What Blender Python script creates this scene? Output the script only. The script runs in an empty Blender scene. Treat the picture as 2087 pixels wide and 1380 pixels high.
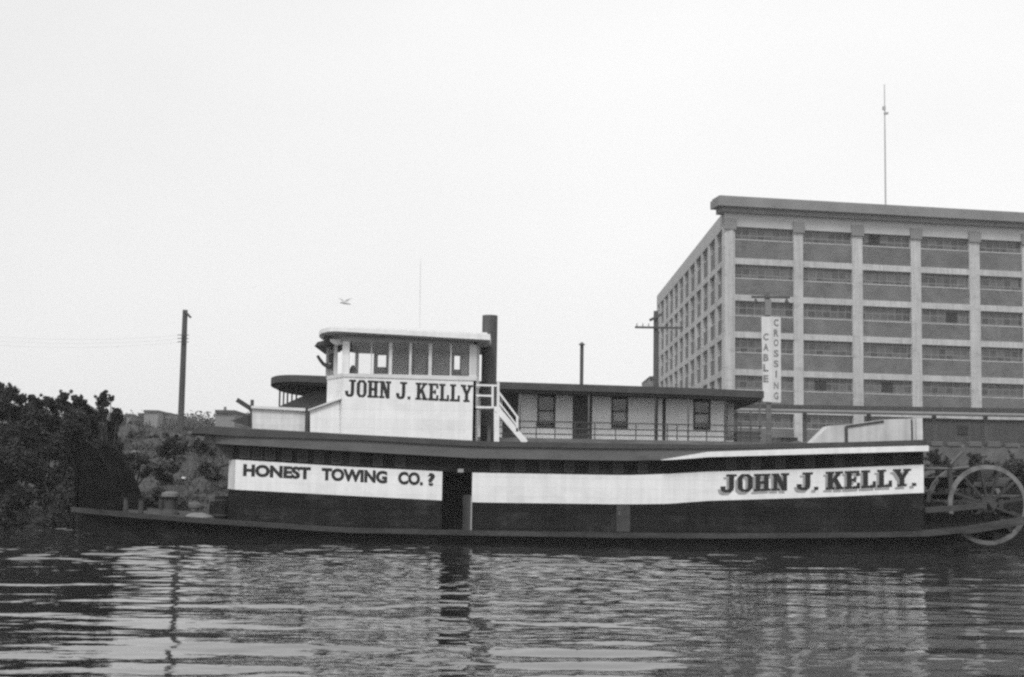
import bpy, math, random
import numpy as np
from mathutils import Vector, Matrix

# ------------------------------------------------------------------ camera, sky, sun, exposure
S = bpy.context.scene
COL = S.collection
R = math.radians
F, CX, CY, HZ = 3024.0, 1043.5, 690.0, 316.0
PITCH, ROLL = math.atan(HZ / F), 0.0165
CAMZ = 1.65
cam_data = bpy.data.cameras.new('camera')
cam = bpy.data.objects.new('camera', cam_data)
COL.objects.link(cam)
S.camera = cam
cam_data.sensor_width = 36.0
cam_data.lens = 36.0 * F / 2087.0
cam_data.clip_start, cam_data.clip_end = 0.2, 4000.0
CROT = Matrix.Rotation(math.pi / 2 + PITCH, 3, 'X') @ Matrix.Rotation(ROLL, 3, 'Z')
cam.rotation_euler = CROT.to_euler()
cam.location = (0, 0, CAMZ)

SUN_EL, SUN_AZ = R(52), R(198)          # azimuth: 180 = behind the camera
world = bpy.data.worlds.new('World')
S.world = world
world.use_nodes = True
wn, wl = world.node_tree.nodes, world.node_tree.links
wn.clear()
sky = wn.new('ShaderNodeTexSky')
sky.sky_type = 'NISHITA'
sky.sun_disc = False
sky.sun_elevation, sky.sun_rotation = SUN_EL, SUN_AZ
sky.dust_density, sky.air_density = 4.0, 1.0
bw = wn.new('ShaderNodeRGBToBW')
mixo = wn.new('ShaderNodeMix')
mixo.data_type = 'FLOAT'
mixo.inputs['Factor'].default_value = 0.75
mixo.inputs['B'].default_value = 10.1     # the even overcast that veils the sky
bg = wn.new('ShaderNodeBackground')
bg.inputs['Strength'].default_value = 0.10
wo = wn.new('ShaderNodeOutputWorld')
wl.new(sky.outputs[0], bw.inputs[0])
wl.new(bw.outputs[0], mixo.inputs['A'])
wtc = wn.new('ShaderNodeTexCoord')
wnz = wn.new('ShaderNodeTexNoise')
wnz.inputs['Scale'].default_value, wnz.inputs['Detail'].default_value = 2.6, 5
wmp = wn.new('ShaderNodeMapping'); wmp.inputs['Scale'].default_value = (1, 1, 2.2)
wl.new(wtc.outputs['Generated'], wmp.inputs[0]); wl.new(wmp.outputs[0], wnz.inputs['Vector'])
wmr = wn.new('ShaderNodeMapRange')
wmr.inputs['From Min'].default_value, wmr.inputs['From Max'].default_value = 0.3, 0.7
wmr.inputs['To Min'].default_value, wmr.inputs['To Max'].default_value = 0.965, 1.03
wl.new(wnz.outputs[0], wmr.inputs['Value'])
wsx = wn.new('ShaderNodeSeparateXYZ'); wl.new(wtc.outputs['Generated'], wsx.inputs[0])
wgr = wn.new('ShaderNodeMapRange')          # sky tone made darker towards the left
wgr.inputs['From Min'].default_value, wgr.inputs['From Max'].default_value = -0.36, 0.05
wgr.inputs['To Min'].default_value, wgr.inputs['To Max'].default_value = 0.88, 1.0
wl.new(wsx.outputs['X'], wgr.inputs['Value'])
wm1 = wn.new('ShaderNodeMath'); wm1.operation = 'MULTIPLY'
wm2 = wn.new('ShaderNodeMath'); wm2.operation = 'MULTIPLY'
wl.new(wmr.outputs[0], wm1.inputs[0]); wl.new(wgr.outputs[0], wm1.inputs[1])
wl.new(mixo.outputs[0], wm2.inputs[0]); wl.new(wm1.outputs[0], wm2.inputs[1])
wl.new(wm2.outputs[0], bg.inputs['Color'])
wl.new(bg.outputs[0], wo.inputs['Surface'])

sun_d = bpy.data.lights.new('sun', 'SUN')
sun_d.energy, sun_d.angle = 1.7, R(18)
sun = bpy.data.objects.new('sun', sun_d)
COL.objects.link(sun)
sd = Vector((math.sin(SUN_AZ) * math.cos(SUN_EL), math.cos(SUN_AZ) * math.cos(SUN_EL), math.sin(SUN_EL)))
sun.rotation_euler = sd.to_track_quat('Z', 'Y').to_euler()
sun.location = (20, -40, 60)

vs = S.view_settings
S.display_settings.display_device = 'sRGB'
vs.view_transform, vs.look = 'Standard', 'None'
vs.exposure, vs.gamma = 0.26, 1.0
S.cycles.pixel_filter_type = 'BLACKMAN_HARRIS'
S.cycles.filter_width = 2.5
S.cycles.use_denoising = False      # the sampling grain stands in for the film grain
S.cycles.max_bounces = 6
S.cycles.volume_bounces = 1
S.cycles.transparent_max_bounces = 12

rnd = random.Random(7)
rng = np.random.default_rng(11)


def P(px, py, Y):
    """the point of the plane y = Y that the photograph shows at pixel (px, py)"""
    d = CROT @ Vector((px - CX, -(py - CY), -F))
    t = Y / d.y
    return Vector((d.x * t, Y, CAMZ + d.z * t))


# ------------------------------------------------------------------ materials (all neutral: the photograph is black and white)
def mat(name, v, var=0.18, scale=3.0, rough=0.7, bump=0.0, fine=0.08, spec=0.3, stretch=(1, 1, 1), streak=0.0, seam=0.0, pitch=0.2, dirt=0.0):
    m = bpy.data.materials.new(name)
    m.use_nodes = True
    n, l = m.node_tree.nodes, m.node_tree.links
    b = n['Principled BSDF']
    b.inputs['Roughness'].default_value = rough
    b.inputs['Specular IOR Level'].default_value = spec
    tc = n.new('ShaderNodeTexCoord')
    mp = n.new('ShaderNodeMapping')
    mp.inputs['Scale'].default_value = stretch
    l.new(tc.outputs['Object'], mp.inputs['Vector'])
    n1 = n.new('ShaderNodeTexNoise')
    n1.inputs['Scale'].default_value = scale
    n1.inputs['Detail'].default_value = 6
    n1.inputs['Roughness'].default_value = 0.65
    n2 = n.new('ShaderNodeTexNoise')
    n2.inputs['Scale'].default_value = 38
    n2.inputs['Detail'].default_value = 3
    l.new(mp.outputs[0], n1.inputs['Vector'])
    l.new(mp.outputs[0], n2.inputs['Vector'])
    r1 = n.new('ShaderNodeMapRange')
    r1.inputs['From Min'].default_value, r1.inputs['From Max'].default_value = 0.3, 0.7
    r1.inputs['To Min'].default_value, r1.inputs['To Max'].default_value = 1 - var, 1 + var
    r2 = n.new('ShaderNodeMapRange')
    r2.inputs['From Min'].default_value, r2.inputs['From Max'].default_value = 0.3, 0.7
    r2.inputs['To Min'].default_value, r2.inputs['To Max'].default_value = 1 - fine, 1 + fine
    l.new(n1.outputs[0], r1.inputs['Value'])
    l.new(n2.outputs[0], r2.inputs['Value'])
    a = n.new('ShaderNodeMath'); a.operation = 'MULTIPLY'
    l.new(r1.outputs[0], a.inputs[0]); l.new(r2.outputs[0], a.inputs[1])
    out = a
    if streak:
        mp2 = n.new('ShaderNodeMapping')
        mp2.inputs['Scale'].default_value = (3.2, 3.2, 0.16)
        l.new(tc.outputs['Object'], mp2.inputs['Vector'])
        n3 = n.new('ShaderNodeTexNoise')
        n3.inputs['Scale'].default_value = 1.6
        n3.inputs['Detail'].default_value = 5
        l.new(mp2.outputs[0], n3.inputs['Vector'])
        r3 = n.new('ShaderNodeMapRange')
        r3.inputs['From Min'].default_value, r3.inputs['From Max'].default_value = 0.35, 0.68
        r3.inputs['To Min'].default_value, r3.inputs['To Max'].default_value = 1.0, 1 - streak
        l.new(n3.outputs[0], r3.inputs['Value'])
        a3 = n.new('ShaderNodeMath'); a3.operation = 'MULTIPLY'
        l.new(a.outputs[0], a3.inputs[0]); l.new(r3.outputs[0], a3.inputs[1])
        out = a3
    def times(x, y):
        q = n.new('ShaderNodeMath'); q.operation = 'MULTIPLY'
        l.new(x.outputs[0], q.inputs[0]); l.new(y.outputs[0], q.inputs[1])
        return q
    if seam:                                 # board joints every PITCH metres, with boards of slightly different tone
        sx = n.new('ShaderNodeSeparateXYZ'); l.new(tc.outputs['Object'], sx.inputs[0])
        dv = n.new('ShaderNodeMath'); dv.operation = 'DIVIDE'; dv.inputs[1].default_value = pitch
        l.new(sx.outputs['Z'], dv.inputs[0])
        fr_ = n.new('ShaderNodeMath'); fr_.operation = 'FRACT'; l.new(dv.outputs[0], fr_.inputs[0])
        gt = n.new('ShaderNodeMapRange'); gt.inputs['From Min'].default_value, gt.inputs['From Max'].default_value = 0.0, 0.12
        gt.inputs['To Min'].default_value, gt.inputs['To Max'].default_value = 1 - seam, 1.0
        l.new(fr_.outputs[0], gt.inputs['Value'])
        fl_ = n.new('ShaderNodeMath'); fl_.operation = 'FLOOR'; l.new(dv.outputs[0], fl_.inputs[0])
        wn_ = n.new('ShaderNodeTexWhiteNoise'); wn_.noise_dimensions = '1D'; l.new(fl_.outputs[0], wn_.inputs['W'])
        wr = n.new('ShaderNodeMapRange'); wr.inputs['To Min'].default_value, wr.inputs['To Max'].default_value = 1 - seam * .35, 1 + seam * .2
        l.new(wn_.outputs['Value'], wr.inputs['Value'])
        out = times(times(out, gt), wr)
    if dirt:                                 # scuffs and stains with ragged shapes of their own
        nd = n.new('ShaderNodeTexNoise'); nd.inputs['Scale'].default_value = 0.9; nd.inputs['Detail'].default_value = 9; nd.inputs['Roughness'].default_value = 0.72
        md = n.new('ShaderNodeMapping'); md.inputs['Scale'].default_value = (0.8, 1, 1.6); md.inputs['Location'].default_value = (3, 1, 7)
        l.new(tc.outputs['Object'], md.inputs[0]); l.new(md.outputs[0], nd.inputs['Vector'])
        dr_ = n.new('ShaderNodeMapRange'); dr_.inputs['From Min'].default_value, dr_.inputs['From Max'].default_value = 0.52, 0.70
        dr_.inputs['To Min'].default_value, dr_.inputs['To Max'].default_value = 1.0, 1 + dirt
        l.new(nd.outputs[0], dr_.inputs['Value'])
        out = times(out, dr_)
    s = n.new('ShaderNodeMath'); s.operation = 'MULTIPLY'
    s.inputs[1].default_value = v
    s.use_clamp = True
    l.new(out.outputs[0], s.inputs[0])
    l.new(s.outputs[0], b.inputs['Base Color'])
    if bump:
        bp = n.new('ShaderNodeBump')
        bp.inputs['Strength'].default_value = bump
        bp.inputs['Distance'].default_value = 0.05
        l.new(n1.outputs[0], bp.inputs['Height'])
        l.new(bp.outputs[0], b.inputs['Normal'])
    return m


M = {}
M['white'] = mat('white_paint', 0.80, 0.05, 1.5, 0.6, 0.05, 0.03, streak=0.12, seam=0.10, pitch=0.31, dirt=-0.12)
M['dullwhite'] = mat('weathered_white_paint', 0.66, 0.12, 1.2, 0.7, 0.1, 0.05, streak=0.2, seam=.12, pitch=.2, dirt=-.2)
M['trim'] = mat('pale_trim_paint', 0.62, 0.1, 2.0, 0.6, 0.0, 0.05)
M['black'] = mat('black_hull_paint', 0.011, 0.45, 0.9, 0.7, 0.25, 0.25, spec=0.12, seam=.55, pitch=.24, dirt=2.4)
M['blackwall'] = mat('black_wall_paint', 0.015, 0.4, 1.1, 0.7, 0.2, 0.25, spec=0.12, streak=0.3, seam=.55, pitch=.26, dirt=2.0)
M['knee'] = mat('tarred_knee', 0.007, 0.4, 1.5, 0.85, 0.2, 0.2, spec=0.04, dirt=1.0)
M['letter'] = mat('black_sign_paint', 0.022, 0.25, 6, 0.6)
M['shade'] = mat('grey_sign_paint', 0.30, 0.12, 6, 0.6)
M['fascia'] = mat('grey_fascia_paint', 0.11, 0.2, 1.2, 0.7, 0.15, 0.1, stretch=(0.35, 1, 1.5), dirt=-.3)
M['roofdark'] = mat('tarred_canvas', 0.062, 0.25, 1.5, 0.8, 0.2, 0.12)
M['soffit'] = mat('grey_soffit_paint', 0.33, 0.1, 2, 0.7)
M['iron'] = mat('sooty_iron', 0.05, 0.3, 3, 0.6, 0.2, 0.15)
M['stack'] = mat('stack_iron', 0.08, 0.22, 2, 0.6, 0.1, 0.12, streak=0.3)
M['rubwood'] = mat('wet_rub_timber', 0.045, 0.55, 1.3, 0.85, 0.3, 0.3, stretch=(0.5, 1, 2))
M['timber'] = mat('weathered_timber', 0.13, 0.4, 2.5, 0.85, 0.3, 0.2, stretch=(0.3, 1, 2))
M['deck'] = mat('worn_deck_planks', 0.10, 0.4, 2.5, 0.85, 0.2, 0.2)
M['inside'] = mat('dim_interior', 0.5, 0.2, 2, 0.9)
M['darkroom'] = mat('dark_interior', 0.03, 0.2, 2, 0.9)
M['curtain'] = mat('interior_panel', 0.8, 0.15, 4, 0.9, stretch=(3, 1, 0.3))
M['canvas'] = mat('pale_canvas', 0.2, 0.2, 2, 0.9, 0.2)
M['rim'] = mat('whitewashed_wheel_rim', 0.15, 0.5, 2, 0.8, 0.1, 0.1)
M['bucket'] = mat('wet_bucket_plank', 0.04, 0.3, 3, 0.7)
M['concrete'] = mat('pale_concrete', 0.47, 0.14, 0.25, 0.9, 0.0, 0.08, streak=0.22, dirt=-.28)
M['cornice'] = mat('grey_cornice', 0.20, 0.15, 0.4, 0.9)
M['frieze'] = mat('grey_frieze', 0.40, 0.12, 0.3, 0.9)
M['brick'] = mat('brown_brick', 0.135, 0.3, 0.4, 0.9, 0.1, 0.15, dirt=-.3)
M['pole'] = mat('creosoted_pole', 0.075, 0.3, 2, 0.9, 0.2, 0.1, stretch=(3, 3, 0.3))
M['wire'] = mat('wire', 0.35, 0.05, 2, 0.6)
M['sign'] = mat('white_sign_paint', 0.62, 0.08, 2, 0.6, streak=0.15)
M['stone'] = mat('grey_stone', 0.11, 0.35, 1.4, 0.95, 0.4, 0.2)
M['palestone'] = mat('pale_stone', 0.5, 0.2, 3, 0.9, 0.3)
M['bark'] = mat('bark', 0.05, 0.3, 5, 0.95, 0.3)
M['shed'] = mat('shed_boards', 0.06, 0.25, 1.0, 0.9, 0.1, 0.1, stretch=(3, 3, 0.4))
M['house'] = mat('far_masonry', 0.20, 0.2, 0.2, 0.9)
M['gull'] = mat('gull_feathers', 0.45, 0.2, 6, 0.8)


def leaf_mat(name, v, var):
    m = mat(name, v, var, 1.1, 0.75, 0, 0.3, spec=0.25)
    return m


M['leaf'] = leaf_mat('dark_leaves', 0.036, 0.5)
M['leaf2'] = leaf_mat('mid_leaves', 0.055, 0.5)
M['weed'] = leaf_mat('dry_weeds', 0.085, 0.5)


def ground_mat():
    m = mat('earth_bank', 0.06, 0.45, 0.5, 0.95, 0.6, 0.35)
    return m


M['ground'] = ground_mat()


def glass_mat(name, dark, refl=0.06):
    """window pane: clear film with a mirror share"""
    m = bpy.data.materials.new(name)
    m.use_nodes = True
    n, l = m.node_tree.nodes, m.node_tree.links
    n.remove(n['Principled BSDF'])
    t = n.new('ShaderNodeBsdfTransparent')
    t.inputs['Color'].default_value = (dark, dark, dark, 1)
    g = n.new('ShaderNodeBsdfGlossy')
    g.inputs['Roughness'].default_value = 0.05
    mx = n.new('ShaderNodeMixShader')
    mx.inputs[0].default_value = refl
    l.new(t.outputs[0], mx.inputs[1]); l.new(g.outputs[0], mx.inputs[2])
    l.new(mx.outputs[0], n['Material Output'].inputs['Surface'])
    return m


M['pane'] = glass_mat('window_glass', 0.96, 0.035)


def mill_glass():
    """steel sash filled with dusty wired glass, every light a little different"""
    m = mat('dusty_mill_glass', 0.066, 0.1, 0.7, 0.35, 0, 0.1, spec=0.5)
    n, l = m.node_tree.nodes, m.node_tree.links
    b = n['Principled BSDF']
    src = b.inputs['Base Color'].links[0].from_socket
    tc = n.new('ShaderNodeTexCoord')
    br = n.new('ShaderNodeTexBrick')
    br.offset = 0
    br.inputs['Color1'].default_value = (0.5, 0.5, 0.5, 1)
    br.inputs['Color2'].default_value = (1.55, 1.55, 1.55, 1)
    br.inputs['Mortar'].default_value = (2.4, 2.4, 2.4, 1)
    br.inputs['Scale'].default_value = 1.0
    br.inputs['Mortar Size'].default_value = 0.05
    br.inputs['Brick Width'].default_value = 1.02
    br.inputs['Row Height'].default_value = 0.72
    sp = n.new('ShaderNodeSeparateXYZ'); cb = n.new('ShaderNodeCombineXYZ')
    ad = n.new('ShaderNodeMath'); ad.operation = 'ADD'
    oi = n.new('ShaderNodeObjectInfo')
    mu = n.new('ShaderNodeMath'); mu.operation = 'MULTIPLY'; mu.inputs[1].default_value = 40
    a2 = n.new('ShaderNodeMath'); a2.operation = 'ADD'
    l.new(oi.outputs['Random'], mu.inputs[0])
    l.new(tc.outputs['Object'], sp.inputs[0])
    l.new(sp.outputs['X'], ad.inputs[0]); l.new(sp.outputs['Y'], ad.inputs[1])
    l.new(ad.outputs[0], a2.inputs[0]); l.new(mu.outputs[0], a2.inputs[1])
    l.new(a2.outputs[0], cb.inputs['X']); l.new(sp.outputs['Z'], cb.inputs['Y'])
    l.new(cb.outputs[0], br.inputs['Vector'])
    mm = n.new('ShaderNodeMix'); mm.data_type = 'RGBA'; mm.blend_type = 'MULTIPLY'
    mm.inputs['Factor'].default_value = 1.0
    l.new(src, mm.inputs['A']); l.new(br.outputs['Color'], mm.inputs['B'])
    l.new(mm.outputs['Result'], b.inputs['Base Color'])
    return m


M['mill'] = mill_glass()
M['darkglass'] = mat('dark_window_glass', 0.018, 0.6, 2, 0.5, 0, 0.2, spec=0.25)


def water_mat():
    m = bpy.data.materials.new('river_water')
    m.use_nodes = True
    n, l = m.node_tree.nodes, m.node_tree.links
    b = n['Principled BSDF']
    b.inputs['Base Color'].default_value = (0.018, 0.018, 0.018, 1)
    b.inputs['Roughness'].default_value = 0.03
    b.inputs['IOR'].default_value = 1.333
    tc = n.new('ShaderNodeTexCoord')
    mp = n.new('ShaderNodeMapping')
    mp.inputs['Scale'].default_value = (0.7, 1.0, 1)
    nz = n.new('ShaderNodeTexNoise')
    nz.inputs['Scale'].default_value = 5.5
    nz.inputs['Detail'].default_value = 3
    l.new(tc.outputs['Object'], mp.inputs['Vector']); l.new(mp.outputs[0], nz.inputs['Vector'])
    bp = n.new('ShaderNodeBump')
    bp.inputs['Strength'].default_value = 0.10
    bp.inputs['Distance'].default_value = 0.03
    l.new(nz.outputs[0], bp.inputs['Height'])
    l.new(bp.outputs[0], b.inputs['Normal'])
    return m


M['water'] = water_mat()


# ------------------------------------------------------------------ mesh builder and object helpers
class MB:
    def __init__(self):
        self.v, self.f = [], []

    def add(self, vs, fs):
        o = len(self.v)
        self.v += [Vector(p) for p in vs]
        self.f += [tuple(i + o for i in f) for f in fs]
        return self

    def box(self, a, b):
        (x0, y0, z0), (x1, y1, z1) = a, b
        x0, x1 = min(x0, x1), max(x0, x1); y0, y1 = min(y0, y1), max(y0, y1); z0, z1 = min(z0, z1), max(z0, z1)
        return self.add([(x0, y0, z0), (x1, y0, z0), (x1, y1, z0), (x0, y1, z0), (x0, y0, z1), (x1, y0, z1), (x1, y1, z1), (x0, y1, z1)],
                        [(0, 3, 2, 1), (4, 5, 6, 7), (0, 1, 5, 4), (1, 2, 6, 5), (2, 3, 7, 6), (3, 0, 4, 7)])

    def hexa(self, p):
        """eight corners: bottom ring then top ring"""
        return self.add(p, [(0, 3, 2, 1), (4, 5, 6, 7), (0, 1, 5, 4), (1, 2, 6, 5), (2, 3, 7, 6), (3, 0, 4, 7)])

    def prism_y(self, poly, y0, y1):
        """polygon of (x, z) run from y0 to y1"""
        k = len(poly)
        vs_ = [(x, y0, z) for x, z in poly] + [(x, y1, z) for x, z in poly]
        fs = [tuple(range(k)), tuple(range(2 * k - 1, k - 1, -1))]
        fs += [(i, i + k, (i + 1) % k + k, (i + 1) % k) for i in range(k)]
        return self.add(vs_, fs)

    def prism_z(self, poly, zb, zt):
        """polygon of (x, y); zb, zt: numbers or functions of x"""
        fb = zb if callable(zb) else (lambda x: zb)
        ft = zt if callable(zt) else (lambda x: zt)
        k = len(poly)
        vs_ = [(x, y, fb(x)) for x, y in poly] + [(x, y, ft(x)) for x, y in poly]
        fs = [tuple(range(k - 1, -1, -1)), tuple(range(k, 2 * k))]
        fs += [(i, (i + 1) % k, (i + 1) % k + k, i + k) for i in range(k)]
        return self.add(vs_, fs)

    def strip(self, xs, y0, y1, zb, zt):
        """board along x between two z profiles, from y0 (near) to y1"""
        n = len(xs)
        vs_ = []
        for x in xs:
            vs_ += [(x, y0, zb(x)), (x, y0, zt(x)), (x, y1, zt(x)), (x, y1, zb(x))]
        fs = [(3, 2, 1, 0)]
        for i in range(n - 1):
            a, b = 4 * i, 4 * i + 4
            fs += [(a, b, b + 1, a + 1), (a + 1, b + 1, b + 2, a + 2), (a + 2, b + 2, b + 3, a + 3), (a + 3, b + 3, b, a)]
        e = 4 * (n - 1)
        fs.append((e, e + 1, e + 2, e + 3))
        return self.add(vs_, fs)

    def tube(self, pts, r, seg=10):
        pts = [Vector(p) for p in pts]
        rs = r if isinstance(r, (list, tuple)) else [r] * len(pts)
        vs_, fs = [], []
        for i, p in enumerate(pts):
            d = (pts[min(i + 1, len(pts) - 1)] - pts[max(i - 1, 0)]).normalized()
            u = d.cross(Vector((0, 0, 1)) if abs(d.z) < 0.9 else Vector((1, 0, 0))).normalized()
            w = d.cross(u)
            for k in range(seg):
                a = 2 * math.pi * k / seg
                vs_.append(p + (u * math.cos(a) + w * math.sin(a)) * rs[i])
        for i in range(len(pts) - 1):
            for k in range(seg):
                k2 = (k + 1) % seg
                fs.append((i * seg + k, i * seg + k2, (i + 1) * seg + k2, (i + 1) * seg + k))
        fs.append(tuple(range(seg - 1, -1, -1)))
        fs.append(tuple(range((len(pts) - 1) * seg, len(pts) * seg)))
        return self.add(vs_, fs)

    def bar(self, a, b, w, h=None, side=None):
        """square bar from a to b; w across, h in the other direction"""
        a, b = Vector(a), Vector(b)
        h = h or w
        d = (b - a).normalized()
        u = Vector(side) if side else d.cross(Vector((0, 1, 0)) if abs(d.y) < 0.9 else Vector((1, 0, 0))).normalized()
        t = d.cross(u).normalized()
        u, t = u * (w / 2), t * (h / 2)
        return self.add([a - u - t, a + u - t, a + u + t, a - u + t, b - u - t, b + u - t, b + u + t, b - u + t],
                        [(0, 3, 2, 1), (4, 5, 6, 7), (0, 1, 5, 4), (1, 2, 6, 5), (2, 3, 7, 6), (3, 0, 4, 7)])

    def build(self, name, m, parent=None, smooth=False, bevel=0.0):
        me = bpy.data.meshes.new(name)
        off = wloc(parent)
        me.from_pydata([p - off for p in self.v], [], self.f)
        me.validate()
        if smooth:
            me.polygons.foreach_set('use_smooth', [True] * len(me.polygons))
        me.update()
        import bmesh
        bm = bmesh.new(); bm.from_mesh(me)
        bmesh.ops.recalc_face_normals(bm, faces=bm.faces)
        bm.to_mesh(me); bm.free()
        me.materials.append(M[m] if isinstance(m, str) else m)
        o = bpy.data.objects.new(name, me)
        COL.objects.link(o)
        if parent:
            o.parent = parent
        if bevel:
            md = o.modifiers.new('edge', 'BEVEL'); md.width = bevel; md.segments = 2; md.limit_method = 'ANGLE'
        return o


def wloc(o):
    v = Vector((0, 0, 0))
    while o is not None:
        v += Vector(o.location); o = o.parent
    return v


def tag(o, label=None, cat=None, group=None, kind=None):
    if label: o['label'] = label
    if cat: o['category'] = cat
    if group: o['group'] = group
    if kind: o['kind'] = kind
    return o


def thing(name, loc, label, cat, group=None):
    o = bpy.data.objects.new(name, None)
    o.empty_display_size = 0.3
    COL.objects.link(o)
    o.location = loc
    return tag(o, label, cat, group)


def profile(pts, Y):
    q = [P(px, py, Y) for px, py in pts]
    xs, zs = [p.x for p in q], [p.z for p in q]
    return lambda x: float(np.interp(x, xs, zs))


def X(px, Y, py=950):
    return P(px, py, Y).x


# ------------------------------------------------------------------ terrain and river
def shore(x):
    return 59.5 + 8.0 * (1 / (1 + math.exp(-(x + 7.5) / 0.9))) - 5.0 * (1 / (1 + math.exp(-(x - 14) / 1.2)))


def ground_z(x, y):
    s = y - shore(x)
    z = -0.7 + 0.7 * max(0, min(1, (s + 3) / 3))
    if s > 0:
        t = min(1, s / 15.0)
        z += 4.5 * (t ** 0.85) + 0.18 * math.sin(x * 0.9 + y * 0.5) * t + 0.12 * math.sin(2.1 * x - 0.7 * y) * t
    z += 0.5 * max(0, min(1, (y - 80) / 40))
    if y > 150:
        w = 1 / (1 + math.exp((x - 5) / 18))
        z += w * 10.5 * math.exp(-((y - 305) / 60) ** 2) * (0.85 + 0.1 * math.sin(x * 0.11) + 0.05 * math.sin(x * 0.37 + 1))
        z += w * 23 * (1 / (1 + math.exp(-(y - 560) / 45))) * (0.9 + 0.1 * math.sin(x * 0.031 + 2))
    return z


def build_ground():
    xs = np.concatenate([np.arange(-340, -40, 20), np.arange(-40, 50, 0.6), np.arange(50, 350, 20)])
    ys = np.concatenate([np.arange(54, 96, 0.6), np.arange(96, 160, 6), np.arange(160, 460, 10), np.arange(460, 790, 30)])
    vs_ = [(x, y, ground_z(x, y) + (0.10 * rnd.uniform(-1, 1) if y < 96 and abs(x) < 45 else 0)) for y in ys for x in xs]
    nx = len(xs)
    fs = [(j * nx + i, j * nx + i + 1, (j + 1) * nx + i + 1, (j + 1) * nx + i) for j in range(len(ys) - 1) for i in range(nx - 1)]
    mb = MB(); mb.v = [Vector(v) for v in vs_]; mb.f = fs
    o = mb.build('ground', 'ground', smooth=True)
    tag(o, kind='structure')


build_ground()


def build_water():
    xs = np.arange(-34, 36, 0.085)
    ys = np.concatenate([np.arange(7, 20, 0.05), np.arange(20, 68, 0.095)])
    XX, YY = np.meshgrid(xs, ys)
    Z = np.zeros_like(XX)
    g = np.random.default_rng(5)
    # calm slick on the near left and a few slicks in the middle, wind ripple elsewhere
    warp = 0.5 * np.sin(0.9 * XX + 0.35 * YY) + 0.35 * np.sin(0.43 * XX - 0.8 * YY + 1.3)
    calm = 1 / (1 + np.exp((XX + 1.5 + 0.16 * (YY - 14) + 0.9 * warp) / 0.5))
    slick = np.clip(1.5 * np.exp(-(((XX - 0.75 - .5 * warp) / 0.7) ** 2 + ((YY - 15.4 - .6 * warp) / 2.0) ** 2)), 0, 1)
    slk = np.clip(calm * np.clip((34 - YY) / 14, 0, 1) + 0.9 * slick, 0, 1)
    lee = 1 - 0.38 / (1 + np.exp(-(XX / YY - 0.13) / 0.02))      # sheltered water under the warehouse
    far_ = np.clip((YY - 15) / 22, 0, 1)
    gust = 0.8 + 0.3 * np.sin(0.45 * XX + 1.7 * np.sin(0.21 * YY)) * np.sin(0.37 * YY + 0.6 + 0.5 * np.sin(0.6 * XX))

    def waves(n, l0, l1, rms, spread, mask, wp=0.0):
        out = np.zeros_like(XX)
        for _ in range(n):
            lam = math.exp(g.uniform(math.log(l0), math.log(l1)))
            th = g.normal(0, spread) + math.pi / 2
            kk = 2 * math.pi / lam
            a_ = rms * math.sqrt(2.0 / n) / kk
            out += a_ * np.sin(kk * (math.cos(th) * XX + math.sin(th) * YY) + g.uniform(0, 6.3) + wp * warp)
        return out * mask
    Z += slick * 0.012 * np.sin(5.2 * (YY - 0.2 * XX) + 1.6 * warp)      # ripple added to tilt the slick so it mirrors bright sky
    Z += waves(14, 1.3, 4.0, 0.017, 0.36, 1.0)
    Z += waves(40, 0.45, 1.9, 0.045, 0.40, lee * (1 - 0.45 * slk - 0.22 * slick) * (0.6 + 0.85 * far_) * gust, 0.5)
    Z += waves(44, 0.15, 0.6, 0.045, 0.75, lee * (1 - 0.72 * slk - 0.1 * slick) * gust, 1.0)
    ny, nx = XX.shape
    co = np.stack([XX, YY, Z], -1).reshape(-1, 3).astype(np.float32)
    idx = np.arange(ny * nx, dtype=np.int32).reshape(ny, nx)
    quads = np.stack([idx[:-1, :-1], idx[:-1, 1:], idx[1:, 1:], idx[1:, :-1]], -1).reshape(-1, 4)
    me = bpy.data.meshes.new('river')
    me.vertices.add(len(co)); me.vertices.foreach_set('co', co.ravel())
    me.loops.add(quads.size); me.loops.foreach_set('vertex_index', quads.ravel())
    me.polygons.add(len(quads))
    me.polygons.foreach_set('loop_start', np.arange(0, quads.size, 4, dtype=np.int32))
    me.polygons.foreach_set('use_smooth', np.ones(len(quads), dtype=bool))
    me.update(calc_edges=True)
    me.materials.append(M['water'])
    o = bpy.data.objects.new('river', me); COL.objects.link(o)
    tag(o, kind='structure')
    far = MB().add([(-330, -60, -0.12), (330, -60, -0.12), (330, 75, -0.12), (-330, 75, -0.12)], [(0, 1, 2, 3)])
    tag(far.build('water', 'water'), kind='structure')


build_water()


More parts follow.
